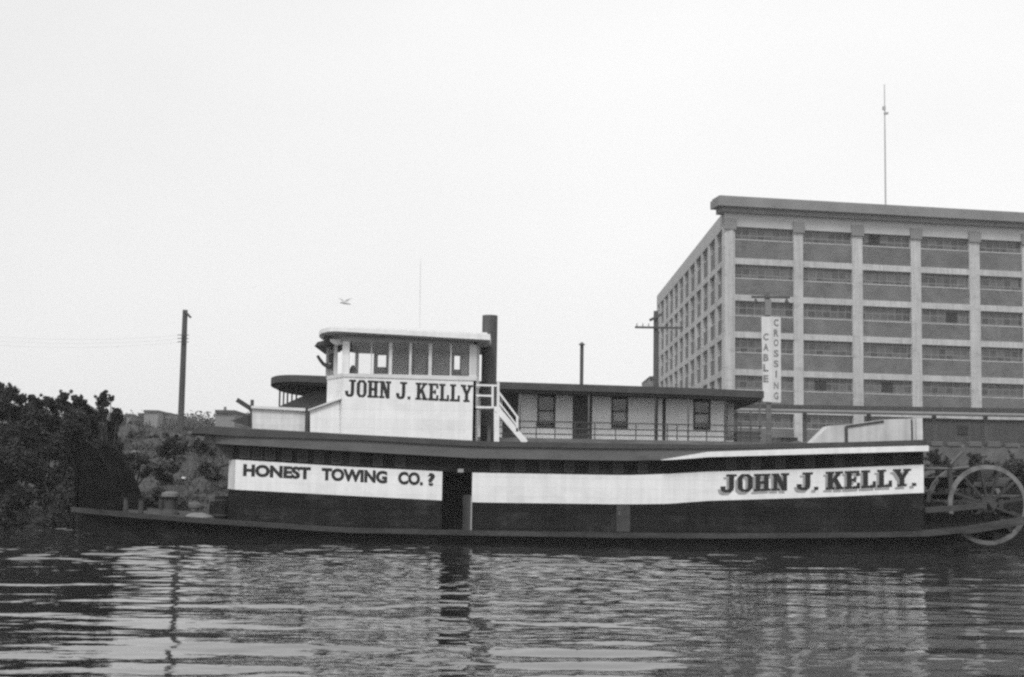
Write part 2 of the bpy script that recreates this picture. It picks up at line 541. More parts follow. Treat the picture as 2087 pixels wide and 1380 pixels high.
# ------------------------------------------------------------------ lettering
def slab(ch):
    """slab-serif capital as polygons in a cell of height 1; returns (polygons, width)"""
    r = lambda x0, y0, x1, y1: [(x0, y0), (x1, y0), (x1, y1), (x0, y1)]
    if ch == 'H':
        return [r(.12, 0, .33, 1), r(.57, 0, .78, 1), r(.33, .42, .57, .57), r(.02, 0, .43, .12), r(.47, 0, .88, .12), r(.02, .88, .43, 1), r(.47, .88, .88, 1)], .90
    if ch == 'N':
        return [r(.12, 0, .27, 1), r(.64, 0, .80, 1), [(.58, 0), (.80, 0), (.36, 1), (.12, 1)], r(.01, 0, .40, .12), r(.01, .88, .33, 1), r(.52, .88, .92, 1)], .94
    if ch == 'O':
        ou = [(.22, 0), (.58, 0), (.78, .2), (.78, .8), (.58, 1), (.22, 1), (.02, .8), (.02, .2)]
        inn = [(.30, .13), (.50, .13), (.57, .22), (.57, .78), (.50, .87), (.30, .87), (.23, .78), (.23, .22)]
        return [[ou[i], ou[(i + 1) % 8], inn[(i + 1) % 8], inn[i]] for i in range(8)], .80
    if ch == 'J':
        ou = [(.72, .30), (.68, .12), (.54, 0), (.26, 0), (.10, .08), (.03, .24)]
        inn = [(.50, .30), (.48, .20), (.43, .14), (.31, .14), (.25, .18), (.23, .26)]
        return [r(.50, .30, .72, 1), r(.34, .88, .86, 1), r(.03, .22, .25, .34)] + [[ou[i], inn[i], inn[i + 1], ou[i + 1]] for i in range(5)], .88
    if ch == 'K':
        return [r(.12, 0, .33, 1), r(.01, 0, .43, .12), r(.01, .88, .43, 1), [(.33, .34), (.33, .52), (.62, .92), (.80, .92)], [(.42, .52), (.56, .64), (.86, .08), (.62, .08)],
                r(.52, .88, .90, 1), r(.54, 0, .94, .12)], .96
    if ch == 'E':
        return [r(.12, 0, .33, 1), r(.01, 0, .78, .13), r(.01, .87, .76, 1), r(.33, .44, .52, .56), r(.50, .36, .58, .64), r(.66, .13, .78, .32), r(.64, .70, .76, .87)], .82
    if ch == 'L':
        return [r(.12, 0, .33, 1), r(.01, .88, .45, 1), r(.01, 0, .76, .13), r(.64, .13, .76, .36)], .80
    if ch == 'Y':
        return [r(.36, 0, .57, .48), r(.24, 0, .69, .12), [(.36, .44), (.57, .44), (.30, .92), (.08, .92)], [(.40, .44), (.57, .44), (.84, .92), (.66, .92)], r(.0, .88, .40, 1), r(.56, .88, .94, 1)], .94
    if ch == '.':
        return [r(.02, 0, .2, .17)], .24
    return [], .34


def slab_word(text, gap=0.07):
    words, x = [[]], 0
    for ch in text:
        p, w = slab(ch)
        if p: words[-1] += [[(a + x, b) for a, b in q] for q in p]
        else: words.append([])
        x += w + (gap if p else 0)
    return words, x - gap


def put_letters(mb, polys, width, x0, x1, zb, zt, y, slant=0.0, shift=(0, 0), bold=0.028):
    """lay polygons between x0..x1 and the profiles zb..zt, on the plane y (each a hair in front of the last)"""
    polys = [[(a + d, b) for a, b in q] for q in polys for d in (-bold, bold)]
    for i, q in enumerate(polys):
        vs_ = []
        for a, b in q:
            x = x0 + (x1 - x0) * (a + slant * b) / width + shift[0]
            z0, z1 = zb(x), zt(x)
            vs_.append((x, y - 0.0004 * (i % 17), z0 + (z1 - z0) * b + shift[1]))
        mb.add(vs_, [tuple(range(len(q)))])


def sans_mesh(text, bold=0.03, spacing=1.0):
    cu = bpy.data.curves.new('tmp', 'FONT')
    cu.body = text
    cu.size = 1.0
    cu.offset = bold
    cu.space_character = spacing
    cu.resolution_u = 6
    ob = bpy.data.objects.new('tmp', cu)
    COL.objects.link(ob)
    dg = bpy.context.evaluated_depsgraph_get()
    me = ob.evaluated_get(dg).to_mesh()
    vs_ = [(v.co.x, v.co.y) for v in me.vertices]
    fs = [tuple(p.vertices) for p in me.polygons]
    ob.evaluated_get(dg).to_mesh_clear()
    bpy.data.objects.remove(ob); bpy.data.curves.remove(cu)
    xs = [a for a, b in vs_]; zs = [b for a, b in vs_]
    return vs_, fs, min(xs), max(xs), min(zs), max(zs)


def put_sans(mb, text, x0, x1, zb, zt, y, bold=0.03, spacing=1.0, base=None):
    vs_, fs, a0, a1, b0, b1 = sans_mesh(text, bold, spacing)
    if base: b0, b1 = base
    out = []
    for a, b in vs_:
        x = x0 + (x1 - x0) * (a - a0) / (a1 - a0)
        out.append((x, y, zb(x) + (zt(x) - zb(x)) * (b - b0) / (b1 - b0)))
    mb.add(out, fs)


# ------------------------------------------------------------------ the towboat
YN, YF, YM = 49.0, 55.0, 52.0            # near and far side of the house, centre line
boat = thing('towboat', (0, YM, 0), 'black and white sternwheel towboat with JOHN J. KELLY lettering, moored in front', 'towboat')
band_t = profile([(455, 936), (480, 937), (704, 951), (900, 961), (967, 963.5), (1273, 968.7), (1360, 966), (1440, 961.5), (1660, 956), (1882, 947)], YN)
band_b = profile([(455, 996), (480, 998), (704, 1010), (900, 1020), (967, 1024), (1273, 1028), (1360, 1027), (1440, 1021), (1660, 1014), (1882, 1004.5)], YN)
fas_b = profile([(375, 900), (482, 907), (704, 919.6), (967, 934.5), (1273, 939.5), (1360, 938), (1412, 934.5), (1440, 932), (1660, 926), (1882, 920)], YN)
fas_m = profile([(375, 880), (482, 890), (720, 897), (967, 911), (1273, 915), (1412, 915), (1660, 913), (1882, 907)], YN)
wht_t = profile([(1340, 938.5), (1440, 921.5), (1660, 914.5), (1882, 908.6)], YN)
top_z = profile([(375, 872), (420, 867), (482, 873), (564, 879.5), (636, 882.5), (720, 886), (967, 900), (1240, 904), (1336, 906), (1432, 908), (1547, 906), (1660, 904), (1882, 897)], YN)
deck_z = profile([(140, 1036), (277, 1047), (431, 1059), (704, 1077), (964, 1083), (1300, 1088), (1502, 1089), (1750, 1087), (1874, 1085), (1967, 1076), (2087, 1056), (2140, 1049)], YN)
HX0, HX1 = X(480, YN), X(1882, YN)
DX0, DX1 = X(902, YN), X(963, YN)
CHX = X(461, YN)                          # the cut front corner of the house


def xr(a, b, n=24):
    return list(np.linspace(a, b, n))


# hull
def hull():
    st = [(-14.55, 2.0, .55), (-14.2, 2.75, .25), (-13.2, 3.2, 0), (-11, 3.42, -.2), (-6, 3.5, -.3), (6, 3.5, -.3), (12.5, 3.5, -.25), (14.1, 3.45, 0), (14.6, 3.4, .25)]
    mb = MB(); vs_, fs = [], []
    for x, hw, zb in st:
        zt = deck_z(x) - 0.05
        vs_ += [(x, YM - hw, zt), (x, YM - hw * .97, zb), (x, YM + hw * .97, zb), (x, YM + hw, zt)]
    for i in range(len(st) - 1):
        a, b = 4 * i, 4 * i + 4
        for k in range(4):
            fs.append((a + k, b + k, b + (k + 1) % 4, a + (k + 1) % 4))
    fs += [(0, 1, 2, 3), tuple(4 * (len(st) - 1) + k for k in (3, 2, 1, 0))]
    mb.add(vs_, fs)
    return mb.build('hull', 'black', boat)


hull()
deck_hw = lambda x: float(np.interp(x, [-14.6, -14.2, -13.2, -11, 14.8], [2.1, 2.85, 3.32, 3.56, 3.56]))
xs_deck = xr(-14.6, 14.75, 48)
mb = MB()
vs_, fs = [], []
for x in xs_deck:
    vs_ += [(x, YM - deck_hw(x), deck_z(x) + .02), (x, YM + deck_hw(x), deck_z(x) + .02), (x, YM - deck_hw(x), deck_z(x) - .04), (x, YM + deck_hw(x), deck_z(x) - .04)]
for i in range(len(xs_deck) - 1):
    a, b = 4 * i, 4 * i + 4
    fs += [(a, b, b + 1, a + 1), (a + 2, a + 3, b + 3, b + 2), (a, a + 2, b + 2, b), (a + 1, b + 1, b + 3, a + 3)]
fs += [(0, 1, 3, 2), (4 * 47, 4 * 47 + 2, 4 * 47 + 3, 4 * 47 + 1)]
mb.add(vs_, fs).build('main_deck', 'rubwood', boat)
for sgn in (-1, 1):
    mb = MB(); vs_, fs = [], []
    for x in xs_deck:
        y = YM + sgn * deck_hw(x)
        vs_ += [(x, y, deck_z(x) - .12), (x, y, deck_z(x) + .045), (x, y + sgn * .11, deck_z(x) + .045), (x, y + sgn * .11, deck_z(x) - .12)]
    for i in range(len(xs_deck) - 1):
        a, b = 4 * i, 4 * i + 4
        fs += [(a + k, b + k, b + (k + 1) % 4, a + (k + 1) % 4) for k in range(4)]
    fs += [(0, 1, 2, 3), (191, 190, 189, 188)]
    mb.add(vs_, fs).build('rub_rail', 'rubwood', boat)

# house walls: lower dark boards, white band, dark clerestory; the near wall has a doorway
low_z = lambda x: deck_z(x) + .02
HB, HT = 1.2, 3.6
for sgn, yw, doors in ((-1, YN, True), (1, YF - .12, False)):
    segs = [(HX0, DX0), (DX1, HX1)] if doors else [(HX0, HX1)]
    low, band, upper = MB(), MB(), MB()
    for a, b in segs:
        low.strip(xr(a, b), yw, yw + .12, low_z, band_b)
        band.strip(xr(a, b), yw - .02, yw + .14, band_b, band_t)
    upper.strip(xr(HX0, HX1, 40), yw, yw + .12, band_t, lambda x: fas_b(x) + .25)
    low.build('lower_wall', 'blackwall', boat)
    band.build('white_band', 'white', boat)
    upper.build('upper_wall', 'blackwall', boat)
# cut corner and front wall, back wall
for nm, zb, zt, m, pr in (('front_lower_wall', low_z, band_b, 'blackwall', 0), ('front_band', band_b, band_t, 'dullwhite', .02), ('front_upper_wall', band_t, lambda x: fas_b(x) + .25, 'blackwall', 0)):
    mb = MB()
    c = .55
    ring = [(HX0, YN - pr), (CHX - pr, YN + c), (CHX - pr, YF - c), (HX0, YF + pr)]
    for i in range(3):
        (xa, ya), (xb, yb) = ring[i], ring[i + 1]
        mb.hexa([(xa, ya, zb(xa)), (xb, yb, zb(xb)), (xb + .12, yb, zb(xb)), (xa + .12, ya + .001, zb(xa)),
                 (xa, ya, zt(xa)), (xb, yb, zt(xb)), (xb + .12, yb, zt(xb)), (xa + .12, ya + .001, zt(xa))])
    mb.build(nm, m, boat)
MB().box((HX1 - .12, YN + .12, low_z(HX1)), (HX1, YF - .12, 3.3)).build('back_wall', 'blackwall', boat)
# doorway: dark recess with jambs, a half-open door slab and sill
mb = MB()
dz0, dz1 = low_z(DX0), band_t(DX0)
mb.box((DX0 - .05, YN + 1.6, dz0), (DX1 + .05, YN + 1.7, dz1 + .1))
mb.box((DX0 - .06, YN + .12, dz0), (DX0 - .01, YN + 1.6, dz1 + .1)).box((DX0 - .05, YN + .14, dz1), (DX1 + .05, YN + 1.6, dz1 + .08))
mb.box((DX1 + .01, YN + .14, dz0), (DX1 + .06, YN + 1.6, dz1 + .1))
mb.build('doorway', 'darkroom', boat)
mb = MB()
pts = []
for k in range(7):                       # sliding door slab, rolled round to the right-hand jamb
    a = k / 6
    pts.append((DX1 - .03 - .28 * a, YN + .03 + .42 * a ** 1.6))
for k in range(6):
    (xa, ya), (xb, yb) = pts[k], pts[k + 1]
    mb.hexa([(xa, ya, dz0), (xb, yb, dz0), (xb, yb + .03, dz0), (xa, ya + .03, dz0), (xa, ya, dz1 - .75), (xb, yb, dz1 - .75), (xb, yb + .03, dz1 - .75), (xa, ya + .03, dz1 - .75)])
mb.build('door', 'roofdark', boat)
MB().box((DX1 - .03, YN - .022, dz0), (DX1 + .012, YN + .02, dz1 - .8)).build('door_post', 'soffit', boat)
MB().box((X(933, YN), YN - .012, dz1 - .02), (X(945, YN), YN - .004, dz1 + .10)).build('lamp_bracket', 'soffit', boat)
# second, closed door further aft
xa, xb = X(1257, YN), X(1285, YN)
d2 = MB().box((xa, YN - .03, low_z(xa) + .04), (xb, YN - .002, band_b(xa) - .03)).build('closed_door', 'iron', boat)
MB().box((xa + .07, YN - .06, 1.0), (xa + .12, YN - .03, 1.12)).build('handle', 'timber', d2)

# clerestory windows, both sides
def clere(px0, px1, yn, sgn):
    xa, xb = X(px0, YN), X(px1, YN)
    zb = max(band_t(xa), band_t(xb)) + .06
    zt = min(fas_b(xa), fas_b(xb)) - .02
    w = MB()
    y0, y1 = (yn - .03, yn - .004) if sgn < 0 else (yn + .004, yn + .03)
    t = .03
    w.box((xa, y0, zb), (xa + t, y1, zt)).box((xb - t, y0, zb), (xb, y1, zt)).box((xa + t, y0, zb), (xb - t, y1, zb + t)).box((xa + t, y0, zt - t), (xb - t, y1, zt))
    o = w.build('window', 'iron', boat)
    MB().box((xa + t, yn + sgn * .008, zb + t), (xb - t, yn + sgn * .014, zt - t)).build('pane', 'darkglass', o)


for px in (488, 514, 540, 574, 606, 640, 676, 712, 760, 806, 1000, 1050, 1100, 1150, 1200, 1250, 1300, 1480, 1530, 1580, 1640, 1700, 1760, 1820):
    clere(px, px + 20, YN, -1)
for px in range(520, 1860, 90):
    clere(px, px + 30, YF, 1)

# roof deck: rounded front; grey fascia under a dark edge, white fascia strip aft
NX = X(388, 51.5)
RN, RF = YN - .34, YF + .34
RX1 = HX1 + .05
def roof_outline(inset=0.0, nose=0.0):
    pts = [(RX1 - inset, RN + inset)]
    xs_ = xr(RX1 - inset, X(500, YN), 40)[1:]
    pts += [(x, RN + inset) for x in xs_]
    x0 = X(500, YN); hw = (RF - RN) / 2 - inset
    for k in range(1, 24):
        a = math.pi * k / 24
        pts.append((x0 - (x0 - NX - inset - nose) * math.sin(a) ** .9, YM - hw * math.cos(a)))
    pts += [(x, RF - inset) for x in reversed(xs_)] + [(RX1 - inset, RF - inset)]
    return pts


MB().prism_z(roof_outline(0), fas_m, top_z).build('roof_deck', 'roofdark', boat)
MB().prism_z(roof_outline(.06, .42), fas_b, lambda x: fas_m(x) - .002).build('roof_fascia', 'fascia', boat)
for sgn, y0, y1 in ((-1, RN - .03, RN + .058), (1, RF - .058, RF + .03)):
    MB().strip(xr(X(1345, YN), RX1 + .03), y0, y1, lambda x: fas_b(x) - .004, wht_t).build('white_fascia', 'white', boat)
# dark knee braces that hold the overhanging front of the roof
for y in (YN + .35, YF - .35):
    a, b = P(432, 888, YN), P(478, 930, YN)
    mb = MB()
    mb.prism_y([(a.x - .1, a.z + .05), (a.x + .22, a.z + .06), (b.x + .02, b.z + .3), (b.x + .02, b.z - .12), (b.x - .28, b.z - .06), (a.x - .08, a.z - .25)], y - .09, y + .09)
    mb.build('roof_brace', 'iron', boat)
for px in (405,):
    for y in (YN + .4, YF - .4):
        x = X(px, YN + .4)

# push knees at the bow
for y0, y1 in ((49.75, 50.25), (52.5, 53.0)):
    q = [P(160, 1043, 49.75), P(161, 903, 49.75), P(176, 900, 49.75), P(194, 914, 49.75), P(222, 962, 49.75), P(256, 1050, 49.75)]
    o = MB().prism_y([(p.x, p.z - (.02 if i in (0, 5) else 0)) for i, p in enumerate(q)], y0, y1).build('push_knee', 'knee', boat)
    a = q[1]
    MB().box((a.x - .10, y0 + .05, q[0].z + .02), (a.x - .004, y1 - .05, a.z - .05)).build('fender_timber', 'knee', o)
# capstan, bitts
c0 = P(346, 1050, 50.6)
cap = MB()
cap.tube([(c0.x, 50.6, c0.z - .03), (c0.x, 50.6, c0.z + .08), (c0.x, 50.6, c0.z + .2), (c0.x, 50.6, c0.z + .55), (c0.x, 50.6, c0.z + .62)], [.34, .32, .2, .19, .3], 18)
o = cap.build('capstan', 'iron', boat)
MB().tube([(c0.x, 50.6, c0.z + .621), (c0.x, 50.6, c0.z + .74), (c0.x, 50.6, c0.z + .80)], [.32, .30, .15], 18).build('drum_head', 'timber', o)
for y in (49.5, 54.5):
    for dx in (0, .5):
        x = -12.7 + dx
        MB().tube([(x, y, deck_z(x)), (x, y, deck_z(x) + .42), (x, y, deck_z(x) + .48)], [.09, .09, .12], 12).build('mooring_bitt', 'iron', boat)

# ---- lettering on the white band
zb_, zt_ = band_b, band_t
lt = MB()
hz = lambda f: (lambda x: band_b(x) + (band_t(x) - band_b(x)) * f)
HB1 = profile([(495, 968.5), (885, 989)], YN); HT1 = profile([(495, 946), (885, 965)], YN)
for word, a, b in (('HONEST', 496, 634), ('TOWING', 656, 790), ('CO.', 812, 863), ('?', 872, 887)):
    lt = MB(); put_sans(lt, word, X(a, YN), X(b, YN), HB1, HT1, YN - .0245, bold=.056, base=(0.0, 0.729)); lt.build('motto_lettering', 'letter', boat)
polys, w = slab_word('JOHN J. KELLY.')
JB = profile([(1465, 1005), (1860, 993)], YN); JT = profile([(1465, 967), (1860, 955)], YN)
JB = profile([(1468, 1004), (1565, 1000), (1700, 997.5), (1858, 990)], YN)
JT = profile([(1468, 967), (1565, 965.5), (1700, 961), (1858, 955)], YN)
for wd in polys:
    sh = MB(); put_letters(sh, wd, w, X(1468, YN), X(1867, YN), JB, JT, YN - .0206, shift=(-.085, -.095)); sh.build('letter_shading', 'shade', boat)
    lt = MB(); put_letters(lt, wd, w, X(1468, YN), X(1867, YN), JB, JT, YN - .0320); lt.build('name_lettering', 'letter', boat)
# ---- pilothouse
PY0, PY1 = 49.35, 53.6
ph = MB()
pz_b = profile([(692, 884), (966, 899.5)], PY0)
pz_s = profile([(706, 768), (971, 776)], PY0)      # top of boarded wall
pz_w = profile([(706, 761), (971, 767)], PY0)      # bottom of the glass
pz_h = profile([(706, 696), (971, 703)], PY0)      # head of the glass
pz_r = profile([(655, 674), (690, 675.5), (999, 693)], PY0 - .45)   # underside of roof edge
pz_t = profile([(655, 666), (690, 667.5), (999, 681)], PY0 - .45)
pxL, pxR = X(694, PY0), X(967, PY0)
pxF = X(668, PY0 + 1.5, 780)                       # front plane
ring = [(pxR, PY0), (pxL, PY0), (pxF, PY0 + 1.35), (pxF, PY1 - 1.35), (pxL, PY1), (pxR, PY1)]
def pwall(mb, i, zb, zt, t=.09, off=0.0):
    (xa, ya), (xb, yb) = ring[i], ring[(i + 1) % 6]
    d = Vector((xb - xa, yb - ya, 0)).normalized(); nrm = Vector((d.y, -d.x, 0))
    cx_, cy_ = (pxL + pxR) / 2, (PY0 + PY1) / 2
    if nrm.dot(Vector((cx_ - xa, cy_ - ya, 0))) > 0: nrm = -nrm
    p = [Vector((xa, ya, 0)) + nrm * off, Vector((xb, yb, 0)) + nrm * off]
    q = [p[1] - nrm * t, p[0] - nrm * t]
    c = [p[0], p[1], q[0], q[1]]
    mb.hexa([(v.x, v.y, zb(v.x)) for v in c] + [(v.x, v.y, zt(v.x)) for v in c])
pil = None
for i in range(6):
    pwall(ph, i, pz_b, pz_s)
pil = ph.build('pilothouse', 'white', boat)
# frieze, sill, posts
fr = MB()
for i in range(6): pwall(fr, i, pz_h, lambda x: pz_r(x) + .12, .08)
fr.build('frieze', 'soffit', pil)
sl = MB()
for i in range(6): pwall(sl, i, pz_s, pz_w, .14, .03)
sl.build('sill', 'trim', pil)
def post(px, w, y0, y1, m='trim'):
    x = X(px, (y0 + y1) / 2, 730)
    MB().box((x - w / 2, y0, pz_w(x)), (x + w / 2, y1, pz_h(x))).build('window_post', m, pil)
post(964, .24, PY0, PY0 + .1, 'dullwhite'); post(705, .24, PY0, PY0 + .1, 'white')
for px, w in ((796, .11), (836.5, .085), (877, .11), (757, .03), (919, .05)): post(px, w, PY0 + .01, PY0 + .08, 'dullwhite')
# near panes
edges = [717, 792, 840.5, 881, 954]
edges = [(717, 793), (799, 834), (839, 874), (880, 955)]
for a, b in edges:
    xa, xb = X(a, PY0, 730), X(b, PY0, 730)
    MB().box((xa, PY0 + .045, max(pz_w(xa), pz_w(xb))), (xb, PY0 + .05, min(pz_h(xa), pz_h(xb)))).build('window_pane', 'pane', pil)
# far wall: glazed forward, boarded aft, with one narrow light
fw = MB()
yq = PY1 - .09
def farbox(mb, pa, pb, ya, yb):
    A, B = P(pa, ya, yq), P(pb, yb, yq)
    mb.box((A.x, yq, A.z), (B.x, yq + .08, B.z))
zlo, zhi = 773, 690
for a, b, t_, bt in ((788, 925, 690, 778), (938, 962, 690, 778), (925, 938, 690, 719), (925, 938, 753, 778), (714, 788, 690, 719), (762, 769, 719, 765), (769, 788, 719, 724), (769, 788, 748, 765), (735, 762, 762, 772), (700, 735, 762, 772), (762, 788, 765, 772)):
    farbox(fw, a, b, t_, bt)
fw.build('far_wall', 'inside', pil)
cu = MB()
for a, b in ((801, 830), (846, 868), (884, 914), (941, 953)):
    A, B = P(a, 722, yq - .3), P(b, 764, yq - .3)
    cu.box((A.x, yq - .35, A.z), (B.x, yq - .32, B.z))
cu.build('locker_panels', 'curtain', pil)
# front window posts (chamfer and front), ceiling
for (x, y) in (ring[2], ring[3], ring[4], ((ring[1][0] * .5 + ring[2][0] * .5), (ring[1][1] * .5 + ring[2][1] * .5)), (ring[2][0], YM - .2)):
    MB().box((x - .06, y - .06, pz_w(x)), (x + .06, y + .06, pz_h(x))).build('front_post', 'dullwhite', pil)
# roof: round front, white edge, grey soffit
rpts = []
rx1 = X(999, PY0 - .45, 688); rx0 = X(690, PY0 - .45, 670); rxF = X(653, 51.4, 690)
y0r, y1r = PY0 - .45, PY1 + .45
rpts += [(x, y0r) for x in xr(rx1, rx0, 12)]
for k in range(1, 20):
    a = math.pi * k / 20
    rpts.append((rx0 - (rx0 - rxF) * math.sin(a), (y0r + y1r) / 2 - (y1r - y0r) / 2 * math.cos(a)))
rpts += [(x, y1r) for x in xr(rx0, rx1, 12)]
MB().prism_z(rpts, pz_r, pz_t).build('pilothouse_roof', 'white', pil)
ins = []
cxr = (rx0 + rx1) / 2; cyr = (y0r + y1r) / 2
for x, y in rpts: ins.append((cxr + (x - cxr) * .96, cyr + (y - cyr) * .95))
MB().prism_z(ins, lambda x: pz_r(x) - .05, lambda x: pz_r(x) - .003).build('soffit', 'soffit', pil)
MB().prism_z(ins, lambda x: pz_t(x) + .003, lambda x: pz_t(x) + .06).build('roof_canvas', 'trim', pil)
# visor flaps and bracket arm on the front, searchlight, binnacle
a, b = P(649, 712, 51.0), P(682, 700, 51.0)
MB().hexa([(a.x, 49.9, a.z), (b.x, 49.9, b.z - .12), (b.x, 52.9, b.z - .12), (a.x, 52.9, a.z), (a.x + .1, 49.9, a.z + .14), (b.x, 49.9, b.z + .06), (b.x, 52.9, b.z + .06), (a.x + .1, 52.9, a.z + .14)]).build('visor', 'roofdark', pil)
a, b = P(676, 702, 49.9), P(708, 691, 49.9)
mb = MB()
for k in range(12):
    t0, t1 = math.pi * k / 12, math.pi * (k + 1) / 12
    c_, rx_, rz_ = (a + b) / 2, .30, .19
    mb.add([(c_.x, 49.62, c_.z + .05), (c_.x - rx_ * math.cos(t0), 49.62, c_.z + .05 - rz_ * math.sin(t0)), (c_.x - rx_ * math.cos(t1), 49.62, c_.z + .05 - rz_ * math.sin(t1)),
            (c_.x, 49.66, c_.z + .05), (c_.x - rx_ * math.cos(t0), 49.66, c_.z + .05 - rz_ * math.sin(t0)), (c_.x - rx_ * math.cos(t1), 49.66, c_.z + .05 - rz_ * math.sin(t1))],
           [(0, 1, 2), (5, 4, 3), (1, 4, 5, 2)])
mb.build('canvas_apron', 'white', pil)
MB().tube([P(647, 725, 50.4), P(652, 733, 50.4), P(659, 742, 50.4), P(667, 746, 50.4), P(674, 749, 50.4)], [.05, .055, .06, .08, .09], 8).build('bracket_arm', 'iron', pil)
s0 = P(678, 740, 50.4)
MB().tube([s0 + Vector((0, 0, -.25)), s0, s0 + Vector((0, 0, .06)), s0 + Vector((0, 0, .26)), s0 + Vector((0, 0, .34))], [.05, .06, .14, .15, .06], 12).build('searchlight', 'iron', pil)
s0 = P(719, 762, 51.0)
MB().tube([s0 + Vector((0, 0, -.9)), s0, s0 + Vector((0, 0, .15)), s0 + Vector((0, 0, .24)), s0 + Vector((0, 0, .30))], [.12, .12, .11, .08, .03], 14).build('binnacle', 'iron', pil)
# lettering
polys, w = slab_word('JOHN J. KELLY')
LB = profile([(702, 808), (963, 820)], PY0); LT = profile([(702, 773), (963, 785)], PY0)
for wd in polys:
    lt = MB(); put_letters(lt, wd, w, X(703, PY0, 800), X(963, PY0, 800), LB, LT, PY0 - .004); lt.build('name_lettering', 'letter', pil)
# jack staff
a, b = P(855, 674, 51.5), P(857, 528, 51.5)
MB().tube([a, b], [.022, .012], 6).build('jack_staff', 'trim', pil)
# aft door edge standing open
a, b = P(969, 702, 50.2), P(975.5, 790, 50.2)
MB().box((a.x, 50.2, b.z), (b.x, 50.9, a.z)).build('aft_door', 'white', pil)
# companionway in front of the pilothouse, deck box further forward
q = [P(632, 886, 49.5), P(632, 837, 49.5), P(692, 817, 49.5), P(692, 889, 49.5)]
co = MB().prism_y([(p.x, p.z) for p in q], 49.5, 52.8).build('companionway', 'white', boat)
q2 = [P(628, 838, 49.45), P(696, 814, 49.45)]
MB().bar(q2[0] + Vector((0, 1.7, .03)), q2[1] + Vector((0, 1.7, .03)), 3.5, .05, side=(0, 1, 0)).build('sloped_lid', 'trim', co)
q = [P(514, 879, 49.6), P(622, 883, 49.6), P(622, 838, 49.6), P(514, 832, 49.6)]
bx = MB().prism_y([(p.x, p.z - (.03 if i < 2 else 0)) for i, p in enumerate(q)], 49.6, 52.2).build('deck_box', 'dullwhite', boat)
q = [P(512, 832, 49.5), P(624, 838, 49.5), P(624, 832, 49.5), P(512, 827, 49.5)]
MB().prism_y([(p.x, p.z) for p in q], 49.5, 52.3).build('lid', 'trim', bx)
a, b = P(625, 884, 49.55), P(625, 826, 49.55)
MB().box((a.x - .06, 49.5, a.z - .05), (a.x + .06, 49.62, b.z)).build('deck_post', 'iron', boat)
a, b = P(512, 878, 49.8), P(512, 815, 49.8)
dv = MB().box((a.x - .05, 49.75, a.z - .08), (a.x + .05, 49.85, b.z)).build('davit', 'iron', boat)
MB().bar(P(483, 815, 49.9), P(513, 834, 49.9), .15, .12).build('davit_arm', 'iron', dv)
q = [P(470, 858, 50.1), P(508, 847, 50.1), P(508, 868, 50.1), P(496, 866, 50.1)]
MB().prism_y([(p.x, p.z) for p in q], 50.0, 51.2).build('canvas_cover', 'roofdark', boat)
# smokestack behind the pilothouse
a, b = P(994, 905, 51.2), P(994.5, 645, 51.2)
stk = MB().tube([(a.x, 51.2, a.z - .2), (a.x, 51.2, b.z - .1), (a.x, 51.2, b.z)], [.265, .265, .265], 28).build('smokestack', 'stack', boat, smooth=False)
MB().tube([(a.x, 51.2, b.z + .002), (a.x, 51.2, b.z + .03)], [.262, .262], 28).build('stack_band', 'stack', stk)
# stair and landing by the pilothouse
stt = MB(); YS0, YS1 = 49.4, 50.3
a, b = P(969, 829, YS0), P(1020, 832, YS0)
lst = stt.box((a.x, YS0, a.z - .05), (b.x, YS1, a.z + .02)).build('stair_landing', 'white', boat)
def wbar(pa, pb, w, y, name='stair_rail', m='white'):
    MB().bar(P(*pa, y), P(*pb, y), w, w).build(name, m, lst)
for y in (YS0, YS1):
    wbar((1014.5, 902, ), (1015.5, 779), .085, y, 'newel_post'); wbar((970, 806), (1002, 807), .06, y); wbar((969, 785), (1016, 786), .06, y)
    wbar((1017, 800), (1056, 852), .06, y); wbar((1017, 820), (1054, 868), .05, y); wbar((1054, 848), (1054, 880), .07, y, 'newel_post')
    a, b = P(1013, 833, y), P(1071, 902, y)
    MB().bar(a, b, .07, .19, side=(0, 1, 0)).build('stringer', 'white', lst)
wbar((1004, 832), (1004, 784), .07, YS0, 'newel_post')
wbar((1009.5, 902), (1009.5, 832), .09, YS0 + .05, 'newel_post')
for k in range(6):
    c = P(1020 + 8.6 * k, 842 + 10.2 * k, YS0)
    MB().box((c.x - .12, YS0 + .04, c.z - .02), (c.x + .12, YS1 - .04, c.z + .02)).build('step', 'white', lst)
# ventilator box under the stair
a, b = P(993, 905, 49.9), P(1001, 842, 49.9)
MB().box((a.x, 49.9, a.z - .1), (b.x, 50.3, b.z)).build('pipe_casing', 'fascia', boat)
# stern cover on the roof: sloped white panels with dark trim
YB0, YB1 = 49.5, 50.5
M['cover'] = mat('grey_white_cover', 0.52, 0.15, 1.2, 0.8, 0.15, 0.06, streak=.2, dirt=-.15)
q = [P(1650, 904, YB0), P(1880, 898, YB0), P(1880, 853.5, YB0), P(1862, 853, YB0), P(1800, 855, YB0), P(1724, 866, YB0), P(1690, 868, YB0)]
sc = MB().prism_y([(p.x, p.z - (.05 if i < 2 else 0)) for i, p in enumerate(q)], YB0, YB1).build('stern_cover', 'cover', boat)
MB().bar(P(1724, 869.5, YB0 - .015), P(1801, 858.5, YB0 - .015), .07, .05).build('cover_edge', 'iron', sc)
MB().bar(P(1724.5, 870, YB0 - .012), P(1725, 903, YB0 - .012), .10, .04).build('cover_post', 'shed', sc)
MB().bar(P(1858, 855, YB0 - .012), P(1859, 897, YB0 - .012), .05, .04).build('cover_post', 'shed', sc)
MB().bar(P(1873, 853, YB0 - .05), P(1874, 897, YB0 - .05), .20, .10).build('end_post', 'dullwhite', sc)

